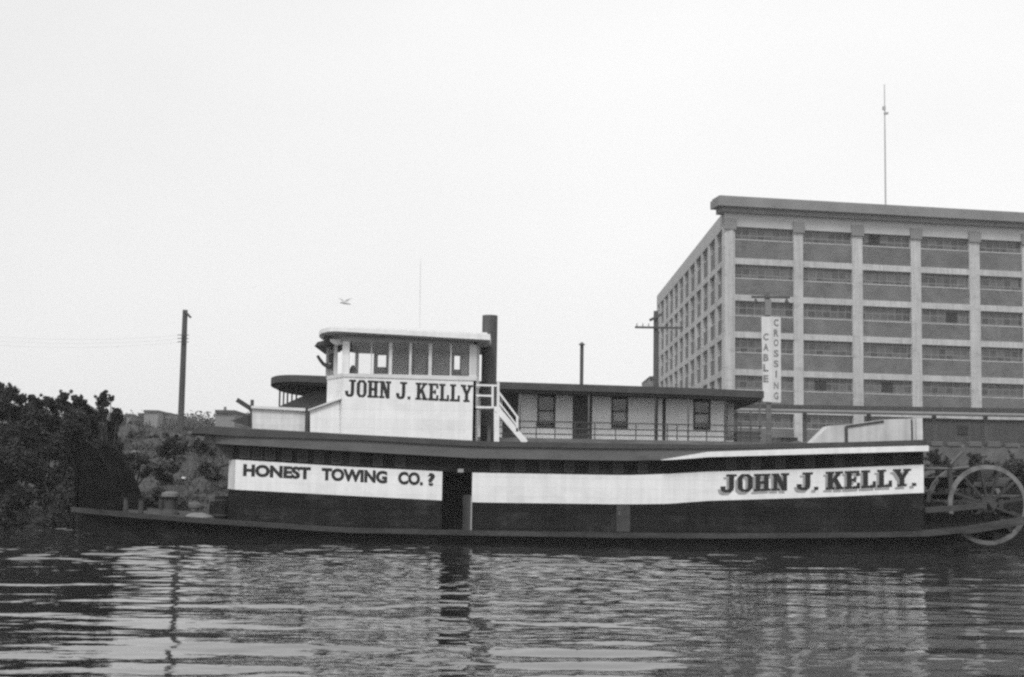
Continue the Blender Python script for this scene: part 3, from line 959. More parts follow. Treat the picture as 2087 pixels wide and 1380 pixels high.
# stern: cylinder timbers, wheel, pitman, steam pipes
for y in (48.75, 55.25):
    pts = [(x, y, deck_z(x) - .06) for x in xr(X(1872, YN), X(2150, YN), 10)]
    mb = MB()
    for i in range(9): mb.bar(pts[i], pts[i + 1], .16, .26, side=(0, 1, 0))
    mb.build('cylinder_timber', 'rubwood', boat)
wc = P(2013, 1029, 49.5)
WR = 81 / F * 49.5
wheel = MB().tube([(wc.x, 48.9, wc.z), (wc.x, 55.1, wc.z)], .11, 14)
for y in (49.5, 52, 54.5): wheel.tube([(wc.x, y - .12, wc.z), (wc.x, y + .12, wc.z)], .26, 16)
wheel = wheel.build('paddle_wheel', 'iron', boat)
for y in (49.5, 52.0, 54.5):
    mb = MB(); n = 48; vs_, fs = [], []
    for k in range(n):
        a = 2 * math.pi * k / n
        for rr, yy in ((WR - .145, -.045), (WR, -.045), (WR, .045), (WR - .145, .045)):
            vs_.append((wc.x + rr * math.cos(a), y + yy, wc.z + rr * math.sin(a)))
    for k in range(n):
        o_, p_ = 4 * k, 4 * ((k + 1) % n)
        fs += [(o_ + j, p_ + j, p_ + (j + 1) % 4, o_ + (j + 1) % 4) for j in range(4)]
    mb.add(vs_, fs).build('rim', 'rim', wheel)
    for k in range(12):
        a = 2 * math.pi * (k + .35) / 12
        d = Vector((math.cos(a), 0, math.sin(a)))
        MB().bar(Vector((wc.x, y, wc.z)) + d * .24, Vector((wc.x, y, wc.z)) + d * (WR - .146), .13, .08, side=(0, 1, 0)).build('spoke', 'bucket', wheel)
for k in range(12):
    a = 2 * math.pi * (k + .35) / 12
    d = Vector((math.cos(a), 0, math.sin(a))); tg = Vector((-d.z, 0, d.x))
    c = Vector((wc.x, 0, wc.z)) + tg * .055
    p = [c + d * (WR - .52), c + d * (WR - .02), c + d * (WR - .02) + tg * .06, c + d * (WR - .52) + tg * .06]
    MB().prism_y([(v.x, v.z) for v in p], 49.62, 54.38).build('bucket_plank', 'bucket', wheel)
MB().bar(P(1885, 1040, 49.0), P(2010, 1030, 49.0), .14, .18, side=(0, 1, 0)).build('pitman_arm', 'iron', boat)
MB().bar((HX1, 49.3, .95), (wc.x + .3, 49.3, 1.0), .18, .5, side=(0, 1, 0)).build('engine_beam', 'black', boat)
MB().tube([P(1886, 956, 49.6), P(1912, 955, 49.6), P(1944, 956, 49.6), P(1975, 952, 49.6)], .05, 8).build('steam_pipe', 'fascia', boat)
MB().tube([P(1962, 921, 50), P(1949, 934, 50), P(1938, 946, 50), P(1936, 960, 50), P(1942, 985, 50)], .055, 8).build('steam_pipe', 'fascia', boat)
MB().tube([P(1908, 980, 50.4), P(1896, 1000, 50.4), P(1893, 1035, 50.4), P(1896, 1080, 50.4)], .05, 8).build('steam_pipe', 'fascia', boat)
for y in (49.6, 54.4):
    a = P(1938, 1075, 49.6); b = P(1936, 940, 49.6)
    MB().bar((a.x, y, a.z), (b.x, y, b.z - .2), .13, .13).build('hog_post', 'iron', boat)
MB().box((HX1 + .1, 50.2, .45), (HX1 + 1.0, 53.6, 1.6)).build('engine_casing', 'blackwall', boat)

# loose things on the bow
t0 = P(404, 1058, 49.9)
mb = MB(); n = 14
vs_, fs = [], []
for j in range(7):
    for k in range(n):
        a = 2 * math.pi * k / n; rr = 1 - (j / 6) ** 1.6
        vs_.append((t0.x + math.cos(a) * .52 * rr * rnd.uniform(.85, 1.1), 50.0 + math.sin(a) * .4 * rr, deck_z(t0.x) + .02 + .15 * (1 - rr ** 2) * rnd.uniform(.75, 1.1) if j else deck_z(t0.x) + .012))
for j in range(6):
    for k in range(n): fs.append((j * n + k, j * n + (k + 1) % n, (j + 1) * n + (k + 1) % n, (j + 1) * n + k))
tag(mb.add(vs_, fs).build('tarpaulin', 'canvas', smooth=True), 'pale crumpled tarpaulin heaped on the towboat bow deck', 'tarpaulin')
def barrel(px, y, r, h, label):
    x = X(px, y, 1040)
    z = deck_z(x) + .02
    t = thing('barrel', (x, y, z), label, 'barrel', 'barrels on the bow deck')
    MB().tube([(x, y, z), (x, y, z + h * .25), (x, y, z + h * .5), (x, y, z + h * .75), (x, y, z + h)], [r * .86, r * .97, r, r * .97, r * .86], 18).build('staves', 'black', t)
    for f in (.14, .8): MB().tube([(x, y, z + h * f), (x, y, z + h * (f + .06))], r * .98, 18).build('hoop', 'iron', t)
barrel(452, 49.7, .27, .75, 'dark barrel nearest the white front corner of the house')
barrel(441, 50.5, .25, .55, 'shorter dark barrel behind the one at the house corner')

# ------------------------------------------------------------------ the cabin boat moored behind
CN, CF = 57.0, 65.4
CM = (CN + CF) / 2
pk = thing('cabin_boat', (5, CM, 0), 'white cabin boat with a long flat dark roof, moored behind the towboat', 'cabin boat')
rt = profile([(556, 762), (668, 766.5), (1015, 778), (1240, 785), (1432, 791.5), (1557, 797)], CN)
rb = lambda x: rt(x) - .27
fl = profile([(556, 880), (1100, 893), (1400, 898), (1557, 901)], CN)
cx1 = X(1557, CN, 798); cx0 = X(625, CN, 770); cxn = X(559, CM, 780)
ro = [(x, CN) for x in xr(cx1, cx0, 20)]
for k in range(1, 22):
    a = math.pi * k / 22
    ro.append((cx0 - (cx0 - cxn) * math.sin(a) ** .8, CM - (CM - CN) * math.cos(a)))
ro += [(x, CF) for x in xr(cx0, cx1, 20)]
MB().prism_z(ro, rb, rt).build('roof', 'roofdark', pk)
MB().prism_z([(CM * 0 + (x - 4) * .985 + 4, CM + (y - CM) * .97) for x, y in ro], lambda x: rb(x) - .10, lambda x: rb(x) - .003).build('roof_beams', 'roofdark', pk)
MB().prism_z([((x - 4) * .99 + 4, CM + (y - CM) * .985) for x, y in ro], lambda x: fl(x) - .30, fl).build('upper_deck', 'timber', pk)
# cabin
WN, WF = CN + 1.25, CF - 1.25
w0, w1 = X(700, WN, 840), X(1480, WN, 840)
cz = lambda x: fl(x) + .004
ct = lambda x: rb(x) - .10
holes = []
def zp(px, py): return P(px, py, WN).z
spec = [('door', 1024, 1056, 799, 893), ('window', 1095, 1132, 802, 872), ('door', 1167, 1207, 799, 893), ('window', 1246, 1280, 803, 873), ('door', 1334, 1341, 806, 893), ('door', 1350, 1357, 806, 893), ('window', 1413, 1448, 808, 876)]
segs = [(X(a, WN, 840), X(b, WN, 840), P(a, d, WN).z, P(a, c, WN).z, k) for k, a, b, c, d in spec]
wallmb = MB(); x = w0
for xa, xb, za, zb2, k in segs:
    wallmb.strip([x, xa], WN, WN + .1, cz, ct)
    wallmb.strip([xa, xb], WN, WN + .1, lambda q: zb2, ct)
    if k == 'window': wallmb.strip([xa, xb], WN, WN + .1, cz, lambda q: za)
    x = xb
wallmb.strip([x, w1], WN, WN + .1, cz, ct)
wallmb.build('cabin_wall', 'white', pk)
mb = MB(); mb.strip([w0, w1], WF - .1, WF, cz, ct)
mb.box((w0, WN + .1, fl(w0)), (w0 + .1, WF - .1, ct(w0))).box((w1 - .1, WN + .1, fl(w1) + .004), (w1, WF - .1, ct(w1)))
mb.build('cabin_wall', 'dullwhite', pk)
MB().strip([w0 + .2, w1 - .2], WN + .9, WN + .95, cz, ct).build('inner_wall', 'inside', pk)
for xa, xb, za, zb2, k in segs:
    t = .07
    if k == 'window':
        za2 = za
        mb = MB().box((xa, WN - .02, za), (xa + t, WN + .06, zb2)).box((xb - t, WN - .02, za), (xb, WN + .06, zb2)).box((xa + t, WN - .02, zb2 - t), (xb - t, WN + .06, zb2)).box((xa + t, WN - .02, za), (xb - t, WN + .06, za + t))
        zm = (za + zb2) / 2
        mb.box((xa + t, WN + .0, zm - .03), (xb - t, WN + .06, zm + .03))
        o = mb.build('window', 'shed', pk)
        MB().box((xa + t, WN + .03, za + t), (xb - t, WN + .035, zb2 - t)).build('pane', 'pane', o)
        MB().box((xa + t, WN + .12, za + .3), (xb - t, WN + .13, zm - .05)).build('curtain', 'soffit', o)
    else:
        zf = fl(xa) + .006
        mb = MB().box((xa, WN + .03, zf), (xb, WN + .07, zb2 - .004))
        o = mb.build('door', 'shed', pk)
        if xb - xa > .4:
            MB().box((xa + .1, WN + .01, zf + 1.0), (xb - .1, WN + .028, zb2 - .12)).build('door_panel', 'iron', o)
# railing and stanchions on the near side
RY = CN + .12
r0, r1 = X(1000, RY, 860), X(1552, RY, 860)
for k, (ya, yb) in enumerate(((857, 869), (870, 881), (883, 892))):
    f = profile([(1000, ya), (1552, yb)], RY)
    MB().strip(xr(r0, r1, 6), RY - .02, RY + .02, lambda q: f(q) - .022, lambda q: f(q) + .022).build('deck_rail', 'iron', pk)
for px in (1012, 1052, 1093, 1131, 1172, 1212, 1255, 1296, 1360, 1380, 1440, 1510, 1530):
    x = X(px, RY, 875); MB().box((x - .02, RY - .021, fl(x)), (x + .02, RY + .021, P(px, 858 + (px - 1000) * .0217, RY).z)).build('rail_post', 'iron', pk)
for px in (1060, 1200, 1336, 1403, 1478, 1549):
    x = X(px, RY, 840); MB().box((x - .03, RY + .03, fl(x)), (x + .03, RY + .09, rb(x) - .08)).build('stanchion', 'iron' if px in (1336, 1478) else 'fascia', pk)
for px in range(1040, 1540, 70):
    x = X(px, CF - .2, 840); MB().box((x - .03, CF - .25, fl(x)), (x + .03, CF - .19, rb(x) - .08)).build('stanchion', 'fascia', pk)
for px, yy in ((570, CM - 1.2), (578, CM + 1.0), (586, CM - 2.4), (595, CM + 2.2), (604, CM - 3.1)):
    x = X(px, yy, 810); MB().tube([(x, yy, fl(x)), (x, yy, rb(x) - .08)], .035, 8).build('stanchion', 'fascia', pk)
q = [P(568, 829, CN + .6), P(642, 796, CN + .6), P(690, 800, CN + .6), P(690, 840, CN + .6), P(628, 836, CN + .6)]
MB().prism_y([(p.x, p.z) for p in q], CN + .6, CN + 3.2).build('canvas_screen', 'roofdark', pk)
a, b = P(1485, 815, CN + 2), P(1493, 897, CN + 2)
MB().box((a.x - .05, CN + 2, b.z), (b.x + .05, CN + 2.6, P(1485, 850, CN + 2).z + .6)).build('wash_cabinet', 'dullwhite', pk)
MB().box((X(1500, CN + 1.5), CN + 1.2, fl(9) + .005), (X(1546, CN + 1.5), CN + 2.0, fl(9) + .42)).build('locker', 'timber', pk)
a, b = P(1185, 792, CM), P(1185.5, 702, CM)
sp = MB().tube([(a.x, CM, a.z - .1), (a.x, CM, b.z)], .075, 12).build('stove_pipe', 'stack', pk)
MB().tube([(a.x, CM, b.z - .02), (a.x, CM, b.z + .10)], [.15, .02], 12).build('pipe_cap', 'stack', sp)
# lower deck and hull
h0, h1 = X(600, CN), X(1600, CN)
MB().box((h0 + 2, CN + .8, .5), (h1 - 1, CF - .8, 3.3)).build('lower_house', 'dullwhite', pk)
MB().prism_z([(h1, CN + .1), (h0 + 2, CN + .1), (h0, CN + 2.2), (h0, CF - 2.2), (h0 + 2, CF - .1), (h1, CF - .1)], -.4, .5).build('hull', 'black', pk)

# ------------------------------------------------------------------ warehouse
C0 = P(1476.5, 800, 158.0); C0 = Vector((C0.x, 158.0))
Dfar = P(2087, 800, 164.6); Dfar = Vector((Dfar.x, 164.6))
d1 = (Dfar - C0).normalized(); n1 = Vector((d1.y, -d1.x))           # outward (towards the river)
L2 = P(1337.5, 800, 228.0); d2 = (Vector((L2.x, 228.0)) - C0); LL = d2.length; d2 = d2.normalized(); n2 = Vector((-d2.y, d2.x))
BASE = 4.7
wh = thing('warehouse', (C0.x + 20, C0.y + 30, BASE), 'big brick warehouse with pale concrete frame and heavy cornice, behind both boats', 'warehouse')
zl = lambda py: P(1490, py, 158.2).z
def fb(mb, d, n, u0, u1, e0, e1, z0, z1):
    a, b = C0 + d * u0 + n * e0, C0 + d * u1 + n * e0
    c, e = C0 + d * u1 + n * e1, C0 + d * u0 + n * e1
    return mb.hexa([(a.x, a.y, z0), (b.x, b.y, z0), (c.x, c.y, z0), (e.x, e.y, z0), (a.x, a.y, z1), (b.x, b.y, z1), (c.x, c.y, z1), (e.x, e.y, z1)])
def u_front(px):
    dr = CROT @ Vector((px - CX, -(700 - CY), -F))
    # C0 + d1*u = dr*t in plan
    det = d1.x * (-dr.y) - (-dr.x) * d1.y
    return ((-C0.x) * (-dr.y) - (-dr.x) * (-C0.y)) / det
FL = 84.0
wtop = [457, 537.5, 612.5, 687.5, 763.5, 840, 916]
sill = [485.5, 564.6, 641, 716, 792, 869, 944]
btop = [525, 599.5, 675, 751.5, 828, 904, 980]
frame, brick = MB(), MB()
piers = [(0, u_front(1498)), (u_front(1618.4), u_front(1637.6)), (u_front(1738.5), u_front(1759.5)), (u_front(1859), u_front(1879)), (u_front(1978.6), u_front(1999.4))]
while piers[-1][1] < FL - 8:
    a, b = piers[-1]; piers.append((a + 6.42, b + 6.42))
FL = piers[-1][1]
LLB = 5.87
lp = [(0.001, 1.0)] + [(k * LLB + 3.0 - .62 - 2.1, k * LLB + 3.0 + .62 - 2.1) for k in range(1, 12)] + [(LL - 1.6, LL)]
ztop = zl(436)
fb(frame, d1, n1, 0, FL, -1.2, -.25, zl(457), ztop)
for a, b in piers: fb(frame, d1, n1, a, b, -.9, 0, BASE - 1.5, zl(462))
for a, b in lp: fb(frame, d2, n2, a, b, -.9, -.001, BASE - 1.5, zl(462))
frieze = MB()
fb(frieze, d1, n1, 0, FL, -.9, .003, zl(461.5), ztop); fb(frieze, d2, n2, .9, LL, -.9, .002, zl(461.5), ztop)
for (p0, p1) in zip(piers[:-1], piers[1:]):
    for zt in btop: fb(frame, d1, n1, p0[1], p1[0], -.8, -.06, zl(zt + 12.5), zl(zt))
    for zs, zt in zip(sill, btop):
        fb(brick, d1, n1, p0[1], p1[0], -.7, -.22, zl(zt) + .001, zl(zs + 2.8)); fb(frame, d1, n1, p0[1], p1[0], -.7, -.19, zl(zs + 2.4) + .001, zl(zs + .4))
for (p0, p1) in zip(lp[:-1], lp[1:]):
    for zt in btop: fb(frame, d2, n2, p0[1], p1[0], -.8, -.06, zl(zt + 12.5), zl(zt))
    for zs, zt in zip(sill, btop):
        fb(brick, d2, n2, p0[1], p1[0], -.7, -.22, zl(zt) + .001, zl(zs + 2.8)); fb(frame, d2, n2, p0[1], p1[0], -.7, -.19, zl(zs + 2.4) + .001, zl(zs + .4))
frame.build('concrete_frame', 'concrete', wh)
brick.build('brick_panel', 'brick', wh)
frieze.build('frieze', 'frieze', wh)
core = MB()
a, b = C0 + d1 * 1.0 - n1 * 1.3 , C0 + d1 * (FL - .5) - n1 * 1.3
c, e = b + d2 * (LL - 2.4), C0 + d2 * (LL - 1.0) + d1 * 1.0
core.hexa([(p.x, p.y, BASE - 1) for p in (a, b, c, e)] + [(p.x, p.y, ztop - .4) for p in (a, b, c, e)])
core.build('rear_wall', 'brick', wh)
roofm = MB()
a, b, c, e = C0, C0 + d1 * FL, C0 + d1 * FL + d2 * LL, C0 + d2 * LL
roofm.hexa([(p.x, p.y, ztop + .002) for p in (a, b, c, e)] + [(p.x, p.y, ztop + .35) for p in (a, b, c, e)])
roofm.build('roof', 'frieze', wh)
cor = MB()
fb(cor, d1, n1, -.45, FL + 1, -1.6, .5, zl(434), zl(424)); fb(cor, d1, n1, -1.1, FL + 1, -1.6, 1.1, zl(424) + .001, zl(408)); fb(cor, d1, n1, -.9, FL + 1, -1.6, .9, zl(408) + .001, zl(403))
cor.build('cornice', 'cornice', wh)
for a, b in piers: fb(MB(), d1, n1, a - .1, b + .1, .004, .22, zl(468), zl(446)).build('pier_capital', 'cornice', wh)
def mill_window(d, n, u0, u1, zb, zt, name='window', parent=wh):
    mb = MB()
    fb(mb, d, n, u0, u1, -.5, -.42, zb, zt)
    return mb
for i, (p0, p1) in enumerate(zip(piers[:-1], piers[1:])):
    for k in range(7):
        if i < 6:
            w_ = mill_window(d1, n1, p0[1], p1[0], zl(sill[k]) + .001, zl(wtop[k]) - .001).build('window', 'mill', wh)
            if (i, k) in ((1, 4), (2, 4), (2, 5)) or rnd.random() < .12:
                u = p0[1] + (p1[0] - p0[1]) * rnd.uniform(.1, .6)
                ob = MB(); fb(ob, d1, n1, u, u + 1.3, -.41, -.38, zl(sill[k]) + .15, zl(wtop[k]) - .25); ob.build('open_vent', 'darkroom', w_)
rest = MB()
nw = 0
for i, (p0, p1) in enumerate(zip(lp[:-1], lp[1:])):
    for k in range(7):
        if k < 6 and nw < 58:
            mill_window(d2, n2, p0[1], p1[0], zl(sill[k]) + .001, zl(wtop[k]) - .001).build('window', 'mill', wh); nw += 1
        else:
            fb(rest, d2, n2, p0[1], p1[0], -.5, -.42, zl(sill[k]) + .001, zl(wtop[k]) - .001)
for i, (p0, p1) in enumerate(zip(piers[:-1], piers[1:])):
    if i >= 6:
        for k in range(7): fb(rest, d1, n1, p0[1], p1[0], -.5, -.42, zl(sill[k]) + .001, zl(wtop[k]) - .001)
o = rest.build('far_window', 'mill', wh); o['kind'] = 'stuff'
a, b = P(1805, 425, 170), P(1801.5, 172, 170)
fp = MB().tube([(a.x, 170, ztop - .3), (a.x, 170, (a.z + b.z) / 2), (a.x, 170, b.z)], [.11, .09, .05], 8)
fpt = thing('flagpole', (a.x, 170, ztop + .35), 'thin bare flagpole rising from the warehouse roof', 'flagpole')
fp.build('mast', 'wire', fpt)
c = P(1803, 224, 170)
MB().box((a.x - .06, 169.8, c.z - .5), (a.x + .4, 170.2, c.z - .3)).box((a.x - .25, 169.85, c.z), (a.x + .1, 170.15, c.z + .4)).build('rope_block', 'wire', fpt)

# ------------------------------------------------------------------ cable crossing sign
SY = 70.0
g0 = P(1566, 800, SY)
sg = thing('cable_sign', (g0.x, SY, ground_z(g0.x, SY)), 'tall white two-board CABLE CROSSING sign on a dark post in front of the warehouse', 'sign')
a = P(1569, 890, SY + .15); b = P(1564, 588, SY + .15)
MB().bar((a.x, SY + .22, ground_z(a.x, SY) - .5), (b.x, SY + .22, b.z), .22, .2).build('post', 'timber', sg)
p1, p2, p3 = P(1553, 645, SY), P(1573.5, 645, SY), P(1592.5, 645, SY)
q1, q2, q3 = P(1556, 818, SY), P(1575, 820, SY), P(1593, 820.5, SY)
lb = MB().hexa([(q1.x, SY + .14, q1.z), (q2.x, SY, q2.z), (q2.x, SY + .05, q2.z), (q1.x, SY + .19, q1.z), (p1.x, SY + .14, p1.z), (p2.x, SY, p2.z), (p2.x, SY + .05, p2.z), (p1.x, SY + .19, p1.z)]).build('sign_board', 'sign', sg)
rbd = MB().hexa([(q2.x + .006, SY + .003, q2.z), (q3.x, SY + .16, q3.z), (q3.x, SY + .21, q3.z), (q2.x + .006, SY + .053, q2.z), (p2.x + .006, SY + .003, p2.z), (p3.x, SY + .16, p3.z), (p3.x, SY + .21, p3.z), (p2.x + .006, SY + .053, p2.z)]).build('sign_board', 'sign', sg)
def sign_letters(word, cx_, ys, hw, yfun, par):
    mb = MB()
    for ch, y in zip(word, ys):
        vs_, fs, a0, a1, b0, b1 = sans_mesh(ch, .03)
        a, b = P(cx_ - hw, y - 7, SY), P(cx_ + hw, y + 7.5, SY)
        if ch == 'I': a.x, b.x = (a.x + b.x) / 2 - .04, (a.x + b.x) / 2 + .04
        out = []
        for p, q in vs_:
            x = a.x + (b.x - a.x) * (p - a0) / (a1 - a0)
            out.append((x, yfun(x) - .006, b.z + (a.z - b.z) * (q - b0) / (b1 - b0)))
        mb.add(out, fs)
    mb.build('lettering', 'shade2', par)
M['shade2'] = mat('faded_sign_paint', 0.19, 0.3, 6, 0.7)
lerp = lambda x, a, b, u, v: u + (v - u) * (x - a) / (b - a)
sign_letters('CABLE', 1561.5, (686, 707, 728, 749, 771), 5.2, lambda x: min(lerp(x, p1.x, p2.x, SY + .14, SY), lerp(x, q1.x, q2.x, SY + .14, SY)), lb)
sign_letters('CROSSING', 1582.5, (657, 678, 698, 720, 741, 762, 785.5, 806.5), 5.2, lambda x: min(lerp(x, p2.x, p3.x, SY + .003, SY + .16), lerp(x, q2.x, q3.x, SY + .003, SY + .16)), rbd)
a, b = P(1532, 605, SY + .05), P(1610, 606, SY + .05)
MB().box((a.x, SY + .05, a.z - .05), (b.x, SY + .11, a.z + .05)).build('crossarm', 'pole', sg)
for px in (1540, 1603):
    c = P(px, 612, SY + .05); MB().tube([(c.x, SY + .02, c.z - .12), (c.x, SY + .02, c.z + .03), (c.x, SY + .02, c.z + .08)], [.12, .05, .03], 10).build('lamp_shade', 'iron', sg)
a, b = P(1557, 610, SY + .14), P(1574, 643, SY + .14)
MB().box((a.x + .05, SY + .08, b.z), (b.x - .05, SY + .118, a.z)).build('switch_box', 'cornice', sg)

# ------------------------------------------------------------------ poles and wires
def pole(px_t, py_t, px_b, Y, r, label, arm=None):
    b = P(px_b, 885, Y); t = P(px_t, py_t, Y)
    z = ground_z(b.x, Y)
    o = thing('utility_pole', (b.x, Y, z), label, 'utility pole')
    MB().tube([(b.x, Y, z - .6), (b.x * .5 + t.x * .5, Y, (z + t.z) / 2), (t.x, Y, t.z)], [r, r * .9, r * .78], 12).build('pole', 'pole', o)
    return o, t
po, t = pole(377.5, 632, 367.5, 74, .165, 'tall dark utility pole standing alone on the left bank')
MB().bar((t.x, 73.85, t.z - .05), (t.x + .33, 73.85, t.z - .40), .10, .10).build('lamp_arm', 'pole', po)
for py in (683, 690, 697):
    c = P(373.5, py, 73.8); MB().bar((c.x - .28, 73.78, c.z), (c.x + .28, 73.78, c.z), .035, .035).build('insulator_pin', 'pole', po)
po2, t2 = pole(1337, 634, 1337, 92, .19, 'utility pole with a crossarm beside the far corner of the warehouse')
a, b = P(1294, 667, 91.8), P(1392, 668, 91.8)
MB().box((a.x, 91.74, a.z - .06), (b.x, 91.86, a.z + .06)).build('crossarm', 'pole', po2)
MB().bar(P(1324, 653, 91.8), P(1350, 640, 91.8), .16, .12).build('crossarm_brace', 'pole', po2)
for px in (1298, 1310, 1322, 1352, 1366, 1380):
    c = P(px, 664, 91.8); MB().tube([(c.x, 91.8, c.z - .02), (c.x, 91.8, c.z + .16)], [.05, .03], 8).build('insulator', 'wire', po2)
def wire(p, q, sag, label, r=.003):
    pts = []
    for k in range(13):
        f = k / 12; v = p.lerp(q, f); v.z -= sag * 4 * f * (1 - f); pts.append(v)
    tag(MB().tube(pts, r, 5).build('overhead_wire', 'wire'), label, 'wire', 'overhead wires at the left')
for k, (py, ye, nm) in enumerate(((683, 671, 'topmost'), (690, 680, 'middle'), (697, 690, 'lowest'))):
    wire(P(372, py, 73.8), P(-160, ye, 70), .35, f'faint {nm} overhead wire running left from the lone pole')

# ------------------------------------------------------------------ overhead pipe, river wall, sheds and far buildings
TY = 100.0
za, zb3 = P(1610, 828, TY), P(2120, 840, TY)
tr = thing('pipe_bridge', (34, TY, 5), 'long dark overhead pipe run on posts crossing in front of the warehouse', 'pipe bridge')
tx0, tx1 = P(1490, 828, TY).x, P(2180, 840, TY).x
zt_ = profile([(1490, 823), (2180, 834)], TY); zb_2 = profile([(1490, 831), (2180, 844)], TY)
MB().strip(xr(tx0, tx1, 10), TY, TY + .9, zb_2, zt_).build('pipe_deck', 'shed', tr)
MB().tube([(x, TY - .25, zb_2(x) - .16) for x in xr(tx0, tx1, 10)], .13, 10).build('pipe', 'cornice', tr)
for px in (1500, 1641, 1772, 1905, 2010, 2120):
    x = P(px, 850, TY).x
    MB().box((x - .12, TY + .05, ground_z(x, TY) - .5), (x + .12, TY + .3, zb_2(x) - .002)).build('bridge_post', 'pole', tr)
def shed(name, px0, px1, py_t, py_e, Y, dp, label, cat, m='shed', wins=()):
    a, b = P(px0, py_e, Y), P(px1, py_e, Y)
    zt = P((px0 + px1) / 2, py_t, Y).z
    ze = P((px0 + px1) / 2, py_e, Y).z
    zg = min(ground_z(a.x, Y), ground_z(b.x, Y)) - .5
    o = thing(name, ((a.x + b.x) / 2, Y, zg + .5), label, cat)
    MB().box((a.x, Y, zg), (b.x, Y + dp, ze)).build('wall', m, o)
    e = .02 * (b.x - a.x)
    mb = MB()
    mb.add([(a.x - e, Y - .2, ze), (b.x + e, Y - .2, ze), (b.x + e, Y + dp + .2, ze), (a.x - e, Y + dp + .2, ze), (a.x - e, Y + dp / 2, zt), (b.x + e, Y + dp / 2, zt)],
           [(0, 1, 5, 4), (1, 2, 5), (2, 3, 4, 5), (3, 0, 4), (0, 3, 2, 1)])
    mb.build('roof', 'roofdark' if m == 'shed' else m, o)
    for w0_, w1_, wy0, wy1 in wins:
        A, B = P(w0_, wy0, Y), P(w1_, wy1, Y)
        MB().box((A.x, Y - .06, B.z), (B.x, Y - .004, A.z)).build('window', 'darkroom', o)
    return o
shed('freight_shed', 1884, 2200, 848, 856, 112, 10, 'low dark freight shed below the overhead pipe, right of the stern', 'shed', wins=((1950, 1972, 867, 886),))
shed('tool_shed', 1590, 1626, 888, 892, 84, 4, 'small grey shed roof showing just behind the sign post', 'shed', 'stone')
# stone wall with raised blocks
WY = 74.0
wx0, wx1 = P(1700, 900, WY).x, P(2240, 900, WY).x
wl_ = thing('river_wall', ((wx0 + wx1) / 2, WY, ground_z((wx0 + wx1) / 2, WY)), 'grey stone river wall with raised blocks on the bank behind the paddle wheel', 'wall')
wz = profile([(1700, 906), (2240, 915)], WY)
MB().strip(xr(wx0, wx1, 12), WY, WY + .6, lambda x: ground_z(x, WY) - .8, wz).build('wall', 'stone', wl_)
px = 1715
while px < 2220:
    w_ = rnd.uniform(22, 40)
    x0_, x1_ = P(px, 900, WY).x, P(px + w_, 900, WY).x
    MB().box((x0_, WY - .05, wz(x0_) + .001), (x1_, WY + .65, wz(x0_) + rnd.uniform(.16, .30))).build('coping_block', 'stone', wl_, bevel=.03)
    px += w_ + rnd.uniform(5, 16)
# far buildings on the hill
def far(px0, px1, py, Y, label, chim=None, dp=14):
    a, b = P(px0, py, Y), P(px1, py, Y)
    zg = ground_z((a.x + b.x) / 2, Y) - 6
    o = thing('distant_building', ((a.x + b.x) / 2, Y, zg + 6), label, 'building', 'far buildings on the hill')
    MB().box((a.x, Y, zg), (b.x, Y + dp, a.z)).build('wall', 'house', o)
    w_ = b.x - a.x
    MB().box((a.x - w_ * .03, Y - .3, a.z + .002), (b.x + w_ * .03, Y + dp + .3, a.z + .4)).build('roof', 'roofdark', o)
    for cpx, cpy, cw in chim or ():
        A, B = P(cpx, cpy, Y + 3), P(cpx + cw, cpy, Y + 3)
        MB().box((A.x, Y + 3, a.z + .41), (B.x, Y + 3 + (B.x - A.x), A.z)).build('chimney', 'house', o)
far(294, 322, 840, 285, 'dark flat-topped block on the hill crest left of the lone pole', [(298, 836, 6)])
far(336, 345, 845, 290, 'narrow dark block on the hill just left of the lone pole')
far(258, 264, 848, 280, 'tiny block on the hill crest nearest the bushes')
far(440, 478, 842, 190, 'grey building with two chimneys between the lone pole and the towboat', [(456, 829, 5), (470, 836, 4)])
far(282, 294, 846, 292, 'low block adjoining the flat-topped one on the hill crest')
far(1324, 1335, 772, 240, 'pale block peeping past the rear corner of the warehouse')


# ------------------------------------------------------------------ plants
def leaves(mb_v, mb_f, c, r, n, size, squash=(1, .9, .9)):
    d = rng.normal(size=(n, 3)); d /= np.linalg.norm(d, axis=1)[:, None]
    rad = r * (rng.random(n) ** .45) * (1 + .18 * rng.normal(size=n))
    p = np.array(c)[None] + d * rad[:, None] * np.array(squash)[None]
    u = rng.normal(size=(n, 3)); u /= np.linalg.norm(u, axis=1)[:, None]
    w = np.cross(u, rng.normal(size=(n, 3))); w /= np.linalg.norm(w, axis=1)[:, None]
    s = size * rng.uniform(.55, 1.3, n)[:, None]
    o = sum(len(a) for a in mb_v)
    q = np.stack([p - u * s, p - w * s * .45, p + u * s, p + w * s * .45], 1).reshape(-1, 3)
    mb_v.append(q)
    mb_f.append(np.arange(4 * n).reshape(-1, 4) + o)


def mesh_np(name, v, f, m, parent=None):
    v = np.concatenate(v).astype(np.float32); f = np.concatenate(f).astype(np.int32)
    off = wloc(parent)
    v = v - np.array(off, dtype=np.float32)[None]
    me = bpy.data.meshes.new(name)
    k = f.shape[1]
    me.vertices.add(len(v)); me.vertices.foreach_set('co', v.ravel())
    me.loops.add(f.size); me.loops.foreach_set('vertex_index', f.ravel())
    me.polygons.add(len(f)); me.polygons.foreach_set('loop_start', np.arange(0, f.size, k, dtype=np.int32))
    me.update(calc_edges=True)
    me.materials.append(M[m])
    o = bpy.data.objects.new(name, me); COL.objects.link(o)
    if parent: o.parent = parent
    return o


